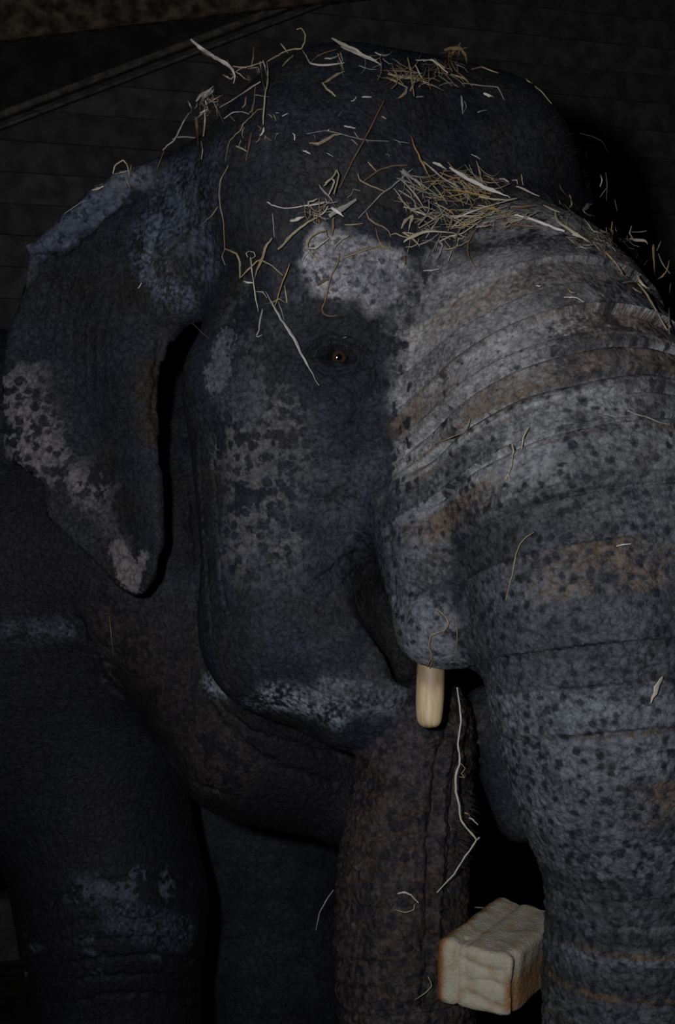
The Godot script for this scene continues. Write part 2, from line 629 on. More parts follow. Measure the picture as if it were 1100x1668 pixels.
func features_near(p: Vector3, reach: float) -> Array:
	var z := PackedInt32Array()
	for i in zones.size():
		var q: Array = zones[i]
		if seg_d(p, q[0], q[1]) < q[2] + q[3] + reach + 0.02: z.append(i)
	var f := PackedInt32Array()
	for i in folds.size():
		var q: Array = folds[i]
		if p.distance_to(q[3]) > q[4] + q[2] * 3.0 + reach + 0.01: continue
		var pts: PackedVector3Array = q[0]
		for j in pts.size() - 1:
			if seg_d(p, pts[j], pts[j + 1]) < q[2] * 2.5 + reach + 0.006:
				f.append(i)
				break
	# nearest piece of the trunk
	var best := 1e9
	var at_i := -1
	for i in axis.size() - 1:
		var d := seg_d(p, axis[i], axis[i + 1]) - axis_r[i]
		if d < best:
			best = d
			at_i = i
	if best > 0.12: at_i = -1
	return [z, f, at_i]

const DARK0 := Vector3(0.0195, 0.0205, 0.0245)
const DARK1 := Vector3(0.043, 0.0445, 0.053)

# xyz the colour (linear), w the relief in metres
func skin(p: Vector3, n: Vector3, what: Array, fine: bool) -> Vector4:
	var big := n_big.get_noise_3dv(p)
	var mid := n_mid.get_noise_3dv(p)
	var col := DARK0.lerp(DARK1, clampf(0.5 + 0.4 * big + 0.6 * mid, 0.0, 1.0))
	var h := 0.0
	if not fine: return Vector4(col.x, col.y, col.z, 0.0)
	var grit := n_fine.get_noise_3dv(p)
	var spot := n_spot.get_noise_3dv(p)          # -1 at the middle of a cell, rising to its edge
	var id := n_spot_id.get_noise_3dv(p)
	var crack := n_crack.get_noise_3dv(p)        # -1 on the cracks
	col *= 1.0 + 0.40 * grit
	var hue := n_warp.get_noise_3dv(p * 7.0 + Vector3(5, 5, 5))
	col *= Vector3(1.0 - 0.22 * hue, 1.0 - 0.06 * hue, 1.0 + 0.28 * hue)
	if ear.d(p) < 0.016: col *= 0.72
	var lump := 0.0008
	var ti: int = what[2]
	if ti >= 0:
		var bd := 1e9
		var s := 0.0
		var rr := 0.1
		for i in range(maxi(ti - 2, 0), mini(ti + 3, axis.size() - 1)):
			var ba := axis[i + 1] - axis[i]
			var t := clampf((p - axis[i]).dot(ba) / ba.length_squared(), 0.0, 1.0)
			var r := lerpf(axis_r[i], axis_r[i + 1], t)
			var d := (p - axis[i] - ba * t).length()
			if d - r < bd:
				bd = d - r
				s = lerpf(axis_s[i], axis_s[i + 1], t)
				rr = r
		var lip := sheath.d(p)
		var pd := minf(bd, lip) - 0.004
		for c in pales: pd = minf(pd, seg_d(p, c[0], c[1]) - c[2])
		var w := 1.0 - sm(-0.002, 0.024, pd + 0.016 * mid + 0.010 * grit + 0.012 * sm(-0.55, -0.75, spot))
		if s > 1.30: w *= 1.0 - sm(1.30, 1.45, s)
		if w > 0.0:
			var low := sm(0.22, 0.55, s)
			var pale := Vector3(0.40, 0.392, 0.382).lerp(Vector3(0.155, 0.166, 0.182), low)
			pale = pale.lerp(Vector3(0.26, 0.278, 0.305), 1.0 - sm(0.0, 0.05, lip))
			var band := n_warp.get_noise_3d(s * 16.0, p.y * 1.6, p.x * 1.6)
			var streak := n_warp.get_noise_3d(s * 62.0, p.y * 2.5, p.x * 2.5 + 3.0)
			pale *= clampf(0.88 + 0.2 * big + (0.30 - 0.14 * sm(0.4, 0.2, s)) * mid + 0.40 * grit + 0.65 * band * sm(0.06, 0.2, s) + 0.55 * streak * sm(0.6, 0.3, s), 0.25, 1.5)
			# brown earth along the rings
			var dirt := sm(0.06 + 0.24 * sm(0.36, 0.6, s), 0.42, n_warp.get_noise_3d(s * 46.0, p.y * 1.8 + 7.0, p.x * 1.8) + 0.3 * grit) * sm(0.06, 0.14, s) * sm(0.0, 0.05, lip)
			pale = pale.lerp(Vector3(0.185, 0.112, 0.058), dirt * 0.75)
			# freckles
			var thr := lerpf(-0.82, -0.735, sm(0.2, 0.5, s)) + 0.09 * id
			if s < 0.26: thr -= 0.25 * sm(0.26, 0.12, s)
			var dot := sm(thr + 0.035, thr - 0.03, spot + 0.08 * grit)
			pale = pale.lerp(Vector3(0.026, 0.028, 0.036), dot * (0.85 - 0.35 * sm(0.75, 1.0, s)))
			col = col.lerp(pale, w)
		if s > 1.3:
			var pink := Vector3(0.080, 0.054, 0.046) * clampf(0.9 + 0.6 * mid + 0.6 * grit, 0.3, 1.6)
			pink = pink.lerp(Vector3(0.022, 0.021, 0.025), sm(-0.52, -0.66, spot + 0.25 * mid))
			col = col.lerp(pink, (1.0 - sm(0.0, 0.03, bd + 0.01 * mid)) * sm(1.32, 1.45, s))
		# rings: grooves across the trunk, unevenly spaced, some of them broken
		var ringed := (1.0 - sm(0.01, 0.05, bd))
		if ringed > 0.0:
			var u := s + 0.010 * n_warp.get_noise_3dv(p * 3.0) + 0.012 * n_warp.get_noise_1d(s * 9.0)
			var f := absf(fposmod(u / 0.037, 1.0) - 0.5) * 2.0
			var f2 := absf(fposmod(u / 0.0137 + 0.3, 1.0) - 0.5) * 2.0
			var amp := sm(0.02, 0.10, s) * (1.0 - 0.75 * sm(0.55, 0.8, s)) * clampf(0.9 + 0.9 * n_warp.get_noise_3dv(p * 2.5 + Vector3(9, 0, 0)), 0.35, 1.4)
			h += ringed * amp * (0.005 * (1.0 - f * f) - 0.0125 * pow(f, 4.0) - 0.0018 * pow(f2, 3.0))
		lump = lerpf(lump, 0.0052, sm(0.30, 0.75, s) * ringed)
	h += lump * (crack * 0.9 + 0.4) + 0.0006 * grit
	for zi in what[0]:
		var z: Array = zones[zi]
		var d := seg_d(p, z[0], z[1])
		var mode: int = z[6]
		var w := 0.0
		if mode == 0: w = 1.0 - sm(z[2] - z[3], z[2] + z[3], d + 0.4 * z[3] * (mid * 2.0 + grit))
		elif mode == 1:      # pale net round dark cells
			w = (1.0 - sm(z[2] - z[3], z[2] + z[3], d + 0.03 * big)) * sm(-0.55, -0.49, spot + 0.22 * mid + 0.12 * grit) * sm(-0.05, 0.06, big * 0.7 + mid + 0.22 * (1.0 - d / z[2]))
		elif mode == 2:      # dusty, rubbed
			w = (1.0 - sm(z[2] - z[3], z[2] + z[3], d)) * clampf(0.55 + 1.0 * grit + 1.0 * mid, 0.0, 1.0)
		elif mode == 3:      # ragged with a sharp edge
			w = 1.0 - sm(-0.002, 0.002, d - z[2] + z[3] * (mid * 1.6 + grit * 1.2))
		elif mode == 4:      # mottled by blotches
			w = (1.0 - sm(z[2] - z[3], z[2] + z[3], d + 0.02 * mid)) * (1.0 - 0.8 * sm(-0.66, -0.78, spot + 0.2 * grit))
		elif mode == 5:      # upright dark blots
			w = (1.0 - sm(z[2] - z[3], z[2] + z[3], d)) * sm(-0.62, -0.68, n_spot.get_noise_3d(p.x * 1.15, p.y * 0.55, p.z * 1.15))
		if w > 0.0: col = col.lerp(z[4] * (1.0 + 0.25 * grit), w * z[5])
	var pw := p
	if what[1].size(): pw += Vector3(n_warp.get_noise_3dv(p * 30.0), n_warp.get_noise_3dv(p * 30.0 + Vector3(40, 0, 0)), n_warp.get_noise_3dv(p * 30.0 + Vector3(0, 40, 0))) * 0.006
	for fi in what[1]:
		var q: Array = folds[fi]
		var pts: PackedVector3Array = q[0]
		var d := 1e9
		for j in pts.size() - 1: d = minf(d, seg_d(pw, pts[j], pts[j + 1]))
		d /= q[2] * (1.0 + 0.35 * mid)
		if d < 2.2: h += q[1] * exp(-d * d * 1.6)
	return Vector4(col.x, col.y, col.z, h)

# ------------------------------------------------------------------ smaller parts
func lathe(points: Array, sides: int, a: Vector3, b: Vector3, squash := 1.0, colour: Variant = null) -> ArrayMesh:
	# points: [share of the way from a to b, radius]
	var d := (b - a).normalized()
	var u := d.cross(Vector3(0, 0, 1)).normalized()
	var w := d.cross(u)
	var v := PackedVector3Array()
	var c := PackedColorArray()
	var idx := PackedInt32Array()
	for i in points.size():
		for j in sides:
			var t := TAU * j / sides
			var p: Vector3 = a.lerp(b, points[i][0]) + (u * cos(t) + w * sin(t) * squash) * points[i][1]
			v.append(p)
			if colour != null: c.append(enc(colour.call(points[i][0], t, p)))
	for i in points.size() - 1:
		for j in sides:
			var k := (j + 1) % sides
			var p := i * sides
			idx.append_array([p + j, p + sides + j, p + k, p + k, p + sides + j, p + sides + k])
	var n := smooth_normals(v, idx)
	var out := 0.0
	var mid_p := (points.size() / 2) * sides
	for j in sides: out += n[mid_p + j].dot(v[mid_p + j] - a.lerp(b, points[points.size() / 2][0]))
	if out < 0.0:
		for t in range(0, idx.size(), 3):
			var s := idx[t + 1]; idx[t + 1] = idx[t + 2]; idx[t + 2] = s
		n = smooth_normals(v, idx)
	return mesh_from(v, n, c, idx)

func ball_cap(r: float, ang0: float, ang1: float, to: Vector3, rings := 16, sides := 32) -> ArrayMesh:
	var pts := []
	for i in rings + 1:
		var t := lerpf(ang0, ang1, float(i) / rings)
		pts.append([cos(t), maxf(r * sin(t), 0.00002)])
	return lathe(pts, sides, Vector3.ZERO, to.normalized() * r)

# a stalk: a tube or flattened blade along points, tapering
func stalk_mesh(pts: PackedVector3Array, r: float, flat: float, seed_: int) -> ArrayMesh:
	var rng := RandomNumberGenerator.new()
	rng.seed = seed_
	var q := PackedVector3Array()
	for i in pts.size() - 1:
		var m := 3
		for j in m: q.append(pts[i].lerp(pts[i + 1], float(j) / m).lerp(pts[i].cubic_interpolate(pts[i + 1], pts[maxi(i - 1, 0)], pts[mini(i + 2, pts.size() - 1)], float(j) / m), 0.45) + Vector3(rng.randfn(), rng.randfn(), rng.randfn()) * r * 0.16)
	q.append(pts[pts.size() - 1])
	var sides := 6
	var v := PackedVector3Array()
	var c := PackedColorArray()
	var idx := PackedInt32Array()
	var twist := rng.randf() * TAU
	var turn := rng.randf_range(-1.5, 1.5)
	var age := rng.randf_range(0.74, 1.12)          # some stalks are older and duller
	var blade := r > 0.0019 and rng.randf() < 0.55
	if blade: flat *= 0.55
	var worn := Vector3(1.0, rng.randf_range(0.9, 1.0), rng.randf_range(0.86, 1.02))
	var n := q.size()
	var ref := Vector3(rng.randf() - 0.5, rng.randf() - 0.5, rng.randf() - 0.5).normalized()
	for i in n:
		var d := (q[mini(i + 1, n - 1)] - q[maxi(i - 1, 0)]).normalized()
		var u := (ref - d * ref.dot(d)).normalized()
		ref = u
		var w := d.cross(u)
		var f := float(i) / (n - 1)
		var rr := r * (0.55 + 0.45 * sin(PI * clampf(f * 0.9 + 0.12, 0, 1))) * rng.randf_range(0.85, 1.15)
		if blade: rr *= 1.25 * clampf(1.35 - 1.2 * absf(f - 0.4) * 2.0 + 0.25, 0.25, 1.0)
		var node_ := 1.0 + (0.25 if (i % 7) == 3 else 0.0)
		var tone := rng.randf_range(0.8, 1.12) * (1.1 if f > 0.9 else 1.0)
		for j in sides:
			var t := TAU * j / sides
			var k := twist + turn * f
			var e := Vector2(cos(t), sin(t) * flat).rotated(k)
			v.append(q[i] + (u * e.x + w * e.y) * rr * node_)
			c.append(enc(worn * tone * age * (0.86 + 0.14 * cos(t * 2.0))))
	for i in n - 1:
		for j in sides:
			var k := (j + 1) % sides
			var p := i * sides
			idx.append_array([p + j, p + k, p + sides + j, p + k, p + sides + k, p + sides + j])
	for e in [0, n - 1]:
		for j in range(1, sides - 1):
			var p: int = e * sides
			if e == 0: idx.append_array([p, p + j + 1, p + j])
			else: idx.append_array([p, p + j, p + j + 1])
	var nn := smooth_normals(v, idx)
	var out := 0.0
	for j in sides: out += nn[(n / 2) * sides + j].dot(v[(n / 2) * sides + j] - q[n / 2])
	if out < 0.0:
		for t in range(0, idx.size(), 3):
			var s := idx[t + 1]; idx[t + 1] = idx[t + 2]; idx[t + 2] = s
		for i in nn.size(): nn[i] = -nn[i]
	return mesh_from(v, nn, c, idx)

var straw_mats: Array = []
var litter: Array = []      # the bits too fine to tell apart

func straw_litter() -> void:
	var v := PackedVector3Array()
	var n := PackedVector3Array()
	var c := PackedColorArray()
	var idx := PackedInt32Array()
	var o := on(720, 330)
	for q in litter:
		stalks += 1
		var pts := PackedVector3Array()
		for i in q[2].size() / 2:
			var p := on(q[2][i * 2], q[2][i * 2 + 1])
			pts.append(p + (CAM - p).normalized() * (lerpf(q[3], q[4], i / 3.0) + 0.0015) - o)
		var a := stalk_mesh(pts, q[1] * 0.001, 0.7, 900 + stalks).surface_get_arrays(0)
		var first := v.size()
		v.append_array(a[Mesh.ARRAY_VERTEX])
		n.append_array(a[Mesh.ARRAY_NORMAL])
		var t: Color = straw_mats[q[0]].albedo_color
		for k in a[Mesh.ARRAY_COLOR]: c.append(k * t)
		for k in a[Mesh.ARRAY_INDEX]: idx.append(first + k)
	var m: StandardMaterial3D = straw_mats[0].duplicate()
	m.albedo_color = Color.WHITE
	var s := put("straw_litter", mesh_from(v, n, c, idx), m)
	s.position = o
	tag(s, "fine broken straw littered through the tangles on the elephant's head and brow", "straw", "", "stuff")

var stalks := 0

# one stalk lying on the elephant along pixels of the frame; lift is how far it stands off the skin (metres)
func straw(label: String, group: String, tone: int, mm: float, px: Array, lift := 0.0, called := "straw_stalk", lift_end := -1.0) -> MeshInstance3D:
	var pts := PackedVector3Array()
	var n := px.size() / 2
	for i in n:
		var p := on(px[i * 2], px[i * 2 + 1])
		var l := lift if lift_end < 0.0 else lerpf(lift, lift_end, float(i) / maxf(n - 1, 1))
		pts.append(p + (CAM - p).normalized() * (l + mm * 0.0007 + 0.001))
	return stalk(label, group, tone, mm, pts, called)

func stalk(label: String, group: String, tone: int, mm: float, pts: PackedVector3Array, called := "straw_stalk") -> MeshInstance3D:
	stalks += 1
	var c := Vector3.ZERO
	for p in pts: c += p
	c /= pts.size()
	for i in pts.size(): pts[i] -= c
	var o := put(called, stalk_mesh(pts, mm * 0.001, 0.35 if mm >= 2.0 else 0.75, 100 + stalks), straw_mats[tone])
	o.position = c
	tag(o, label, "straw", group)
	return o

func clump(label: String, group: String, seed_: int, count: int, cx: float, cy: float, rx: float, ry: float, ang: float, spread: float, length: float, lift: float, tones: Array) -> void:
	var rng := RandomNumberGenerator.new()
	rng.seed = seed_
	for i in count:
		var t := rng.randf() * TAU
		var m := sqrt(rng.randf())
		var x := cx + cos(t) * rx * m
		var y := cy + sin(t) * ry * m
		var a := deg_to_rad(ang + rng.randfn(0.0, spread))
		var own := i < ceili(count * 0.2)
		var l := length * (rng.randf_range(0.9, 1.3) if own else rng.randf_range(0.35, 1.2))
		var bend_ := rng.randfn(0.0, 0.35)
		var kink := rng.randfn(0.0, 0.8) if rng.randf() < 0.3 else bend_
		var pts := []
		var px := x - cos(a) * l * 0.5
		var py := y - sin(a) * l * 0.5
		for k in 4:
			pts.append_array([px, py])
			px += cos(a) * l / 3.0
			py += sin(a) * l / 3.0
			a += kink if k == 1 else bend_ * 0.5
		var tone: int = tones[rng.randi() % tones.size()]
		if own: straw(label, group, tone, rng.randf_range(0.9, 1.7), pts, rng.randf() * lift, "straw_stalk", rng.randf() * lift)
		else: litter.append([tone, rng.randf_range(0.4, 1.0), pts, rng.randf() * lift, rng.randf() * lift])

# ------------------------------------------------------------------ the loaf
func loaf() -> void:
	var o := base("loaf_of_bread", at(838, 1558, 0.155))
	tag(o, "pale white loaf with ribbed end and toasted brown crust held in the curled trunk", "bread")
	var L := Vector3(0.47, 0.03, -0.88).normalized()
	var W := Vector3(-0.88, 0.05, -0.46).normalized()
	var U := L.cross(W).normalized()
	if U.y < 0: U = -U
	W = (W - L * W.dot(L)).normalized()
	var half := Vector3(0.054, 0.050, 0.125)      # across, up, along
	var cen := W * half.x - U * half.y + L * half.z
	var rough := noise(FastNoiseLite.TYPE_SIMPLEX, 5, 1.0, 3)
	var fieldb := func(q: Vector3) -> float:
		var r := 0.012
		var e := Vector3(absf(q.x), absf(q.y), absf(q.z)) - (half - Vector3.ONE * r)
		var d := Vector3(maxf(e.x, 0), maxf(e.y, 0), maxf(e.z, 0)).length() + minf(maxf(e.x, maxf(e.y, e.z)), 0.0) - r
		# the crust lip along the far upper edge and round the end
		var e2 := Vector3(absf(q.x - half.x - 0.004), absf(q.y - 0.002), absf(q.z)) - Vector3(0.002, half.y - 0.013, half.z - 0.013)
		var lip := Vector3(maxf(e2.x, 0), maxf(e2.y, 0), maxf(e2.z, 0)).length() + minf(maxf(e2.x, maxf(e2.y, e2.z)), 0.0) - 0.0155
		var h := maxf(0.006 - absf(d - lip), 0.0) / 0.006
		d = minf(d, lip) - h * h * 0.0015
		# ribs across the near end
		var g := 0.0
		if q.z < -half.z * 0.7:
			for y in [0.024, -0.003, -0.029]: g += exp(-pow((q.y - y - 0.05 * q.x + 0.004 * sin(q.x * 60.0 + y * 90.0)) / 0.0055, 2.0)) * 0.0042 * smoothstep(half.x - 0.010, half.x - 0.026, absf(q.x + 0.002))
			g += exp(-pow((q.x - half.x * 0.72) / 0.004, 2.0)) * 0.004
		# a dent along the top and the pulled-in near side
		if q.y > 0: g += 0.004 * exp(-pow((q.x + 0.012) / 0.018, 2.0)) + 0.0035 * exp(-pow((q.x - 0.028) / 0.005, 2.0))
		g += sm(-half.x * 0.55, -half.x * 0.9, q.x) * (0.006 * exp(-pow((q.z + half.z * 0.86) / 0.010, 2.0)) + 0.003 * exp(-pow((q.y + 0.01) / 0.03, 2.0)))
		return d + g + 0.0016 * rough.get_noise_3dv(q * 18.0) + 0.0006 * rough.get_noise_3dv(q * 160.0)
	var tint := func(q: Vector3) -> Vector3:
		var m: float = rough.get_noise_3dv(q * 30.0)
		var f: float = rough.get_noise_3dv(q * 120.0)
		var c := Vector3(0.42, 0.385, 0.30)
		var brown := Vector3(0.27, 0.125, 0.042)
		c = c.lerp(Vector3(0.34, 0.25, 0.14), sm(0.0, 0.5, m + 0.4 * f) * 0.7)
		c = c.lerp(brown, sm(-half.x * 0.60, -half.x * 0.84, q.x) * sm(0.026, -0.004, q.y + 0.014 * m + 0.006 * f) * sm(-0.046, -0.036, q.y + 0.006 * m) * clampf(0.85 + 0.5 * f, 0.0, 1.0))
		if q.x > half.x * 0.9: c = c.lerp(Vector3(0.25, 0.105, 0.030), sm(half.x - 0.001, half.x + 0.013, q.x + 0.004 * m))
		return c * (1.0 + 0.12 * f)
	var lo := -half - Vector3.ONE * 0.028
	var cell := 0.0034
	var dims := Vector3i(((half + Vector3.ONE * 0.028) * 2.0 / cell).ceil()) + Vector3i.ONE
	var s := PackedFloat32Array()
	s.resize(dims.x * dims.y * dims.z)
	for z in dims.z:
		for y in dims.y:
			for x in dims.x: s[(z * dims.y + y) * dims.x + x] = fieldb.call(lo + Vector3(x, y, z) * cell)
	var vid := PackedInt32Array()
	vid.resize(s.size())
	vid.fill(-1)
	var v := PackedVector3Array()
	var c := PackedColorArray()
	var where := PackedInt32Array()
	var stp := [1, dims.x, dims.x * dims.y]
	for z in dims.z - 1:
		for y in dims.y - 1:
			for x in dims.x - 1:
				var i := (z * dims.y + y) * dims.x + x
				var sum := Vector3.ZERO
				var m := 0
				for e in 12:
					var ax := e / 4
					var o1: int = (e & 1) * stp[(ax + 1) % 3] + ((e >> 1) & 1) * stp[(ax + 2) % 3]
					var f0 := s[i + o1]; var f1 := s[i + o1 + stp[ax]]
					if (f0 < 0.0) != (f1 < 0.0):
						var q := Vector3.ZERO
						q[(ax + 1) % 3] = e & 1; q[(ax + 2) % 3] = (e >> 1) & 1; q[ax] = f0 / (f0 - f1)
						sum += q
						m += 1
				if m == 0: continue
				vid[i] = v.size()
				var p := lo + (Vector3(x, y, z) + sum / m) * cell
				v.append(p)
				c.append(enc(tint.call(p)))
				where.append(i)
	var idx := PackedInt32Array()
	for w in where:
		for ax in 3:
			if w + stp[ax] >= s.size() or (s[w] < 0.0) == (s[w + stp[ax]] < 0.0): continue
			var su: int = stp[(ax + 1) % 3]; var sv: int = stp[(ax + 2) % 3]
			if w - su - sv < 0: continue
			var q := [vid[w], vid[w - su], vid[w - su - sv], vid[w - sv]]
			if q.has(-1): continue
			if s[w] >= 0.0: q.reverse()
			idx.append_array([q[0], q[1], q[2], q[0], q[2], q[3]])
	var world := PackedVector3Array()
	for p in v: world.append(cen + W * p.x + U * p.y + L * p.z)
	var n := smooth_normals(world, idx)
	var out := 0.0
	for i in range(0, world.size(), 11): out += n[i].dot(world[i] - cen)
	if out < 0.0:
		for t in range(0, idx.size(), 3):
			var k := idx[t + 1]; idx[t + 1] = idx[t + 2]; idx[t + 2] = k
		n = smooth_normals(world, idx)
	var m := StandardMaterial3D.new()
	m.vertex_color_use_as_albedo = true
	m.vertex_color_is_srgb = true
	m.roughness = 0.8
	m.metallic_specular = 0.3
	var t := noise(FastNoiseLite.TYPE_SIMPLEX, 8, 0.06, 4)
	m.heightmap_enabled = true
	m.heightmap_texture = noise_tex(t, 256)
	m.heightmap_scale = 0.12
	m.uv1_triplanar = true
	m.uv1_scale = Vector3.ONE * 9.0
	put("crust", mesh_from(world, n, c, idx), m, o)

func _ready() -> void:
	# ---- camera, surroundings, flash, exposure
	var cam := Camera3D.new()
	cam.name = "camera"
	cam.position = CAM
	cam.fov = rad_to_deg(2.0 * atan(834.0 / F))
	cam.near = 0.05
	cam.current = true
	add_child(cam)
	var we := WorldEnvironment.new()
	we.name = "surroundings"
	var env := Environment.new()
	env.background_mode = Environment.BG_COLOR
	env.background_color = Color(0.01, 0.01, 0.012)
	env.tonemap_mode = Environment.TONE_MAPPER_LINEAR
	env.tonemap_exposure = 1.0
	env.sdfgi_enabled = true
	env.ssao_enabled = true
	env.ssil_enabled = true
	we.environment = env
	add_child(we)
	var flash := SpotLight3D.new()
	flash.name = "camera_flash"
	flash.position = CAM + Vector3(-0.26, 0.14, -0.02)
	flash.light_color = Color(0.97, 0.98, 1.0)
	flash.light_energy = 3.2
	flash.light_size = 0.05
	flash.spot_range = 14.0
	flash.spot_attenuation = 2.0
	flash.spot_angle = 46.0
	flash.spot_angle_attenuation = 1.0
	flash.shadow_enabled = true
	add_child(flash)
	flash.look_at(at(660, 560, 0.0))

	# ---- the place
	setting()

	# ---- the elephant
	n_big = noise(FastNoiseLite.TYPE_SIMPLEX_SMOOTH, 11, 3.2, 2)
	n_mid = noise(FastNoiseLite.TYPE_SIMPLEX_SMOOTH, 12, 15.0, 3)
	n_fine = noise(FastNoiseLite.TYPE_SIMPLEX, 13, 95.0, 2)
	n_spot = noise(FastNoiseLite.TYPE_CELLULAR, 14, 54.0)
	n_spot.cellular_return_type = FastNoiseLite.RETURN_DISTANCE
	n_spot.domain_warp_enabled = true
	n_spot.domain_warp_amplitude = 0.008
	n_spot.domain_warp_frequency = 55.0
	n_spot_id = noise(FastNoiseLite.TYPE_CELLULAR, 14, 54.0)
	n_spot_id.cellular_return_type = FastNoiseLite.RETURN_CELL_VALUE
	n_crack = noise(FastNoiseLite.TYPE_CELLULAR, 15, 72.0)
	n_crack.cellular_return_type = FastNoiseLite.RETURN_DISTANCE2_SUB
	n_warp = noise(FastNoiseLite.TYPE_SIMPLEX_SMOOTH, 16, 1.0, 2)
	form()
	marks()
	build_nets()
	var root := base("elephant", Vector3(-0.9, 0.0, -0.8))
	tag(root, "dark grey elephant with freckled trunk, folded ear and short tusk, straw on its head", "elephant")
	var hide := StandardMaterial3D.new()
	hide.resource_name = "hide"
	hide.vertex_color_use_as_albedo = true
	hide.vertex_color_is_srgb = true
	hide.roughness = 0.66
	hide.metallic_specular = 0.30
	var mott := noise(FastNoiseLite.TYPE_CELLULAR, 21, 0.02, 4)
	mott.cellular_return_type = FastNoiseLite.RETURN_DISTANCE2_SUB
	mott.fractal_gain = 0.75
	mott.domain_warp_enabled = true
	mott.domain_warp_amplitude = 22.0
	mott.domain_warp_frequency = 0.02
	hide.albedo_texture = noise_tex(mott, 1024, grad([Color(0.55, 0.55, 0.58), Color(0.86, 0.86, 0.87), Color(1, 1, 1)], [0.12, 0.34, 0.6]))
	var relief := noise(FastNoiseLite.TYPE_CELLULAR, 22, 0.034, 3)
	relief.cellular_return_type = FastNoiseLite.RETURN_DISTANCE2_SUB
	relief.domain_warp_enabled = true
	relief.domain_warp_amplitude = 18.0
	relief.domain_warp_frequency = 0.02
	hide.heightmap_enabled = true
	hide.heightmap_texture = noise_tex(relief, 1024, grad([Color(0, 0, 0), Color(0.85, 0.85, 0.85), Color(1, 1, 1)], [0.02, 0.30, 0.8]))
	hide.heightmap_scale = 0.16
	hide.uv1_triplanar = true
	hide.uv1_scale = Vector3.ONE * 2.6
	put("body", mesh_from(bv, bn, bc, bi), hide, root)
	eye(root)
	tusk(root)
	hairs(root)

	loaf()
	straws()
	print("stalks: %d, %d ms" % [stalks, Time.get_ticks_msec()])

func plain_mat(c: Color, rough := 0.8, seed_ := 0, scale := 1.0, amount := 0.4) -> StandardMaterial3D:
	var m := StandardMaterial3D.new()
	m.albedo_color = c
	m.roughness = rough
	if seed_:
		var f := noise(FastNoiseLite.TYPE_SIMPLEX, seed_, 0.02, 5)
		m.albedo_texture = noise_tex(f, 512, grad([Color(1 - amount, 1 - amount, 1 - amount), Color(1, 1, 1)], [0.2, 0.8]))
		m.heightmap_enabled = true
		m.heightmap_texture = m.albedo_texture
		m.heightmap_scale = 0.3
		m.uv1_triplanar = true
		m.uv1_scale = Vector3.ONE * scale
	return m

func slab(called: String, size: Vector3, where: Vector3, m: Material, turn := 0.0, parent: Node = null) -> MeshInstance3D:
	var o := put(called, box_mesh(size, 0.006), m, parent)
	o.position = where
	o.rotation.y = turn
	return o

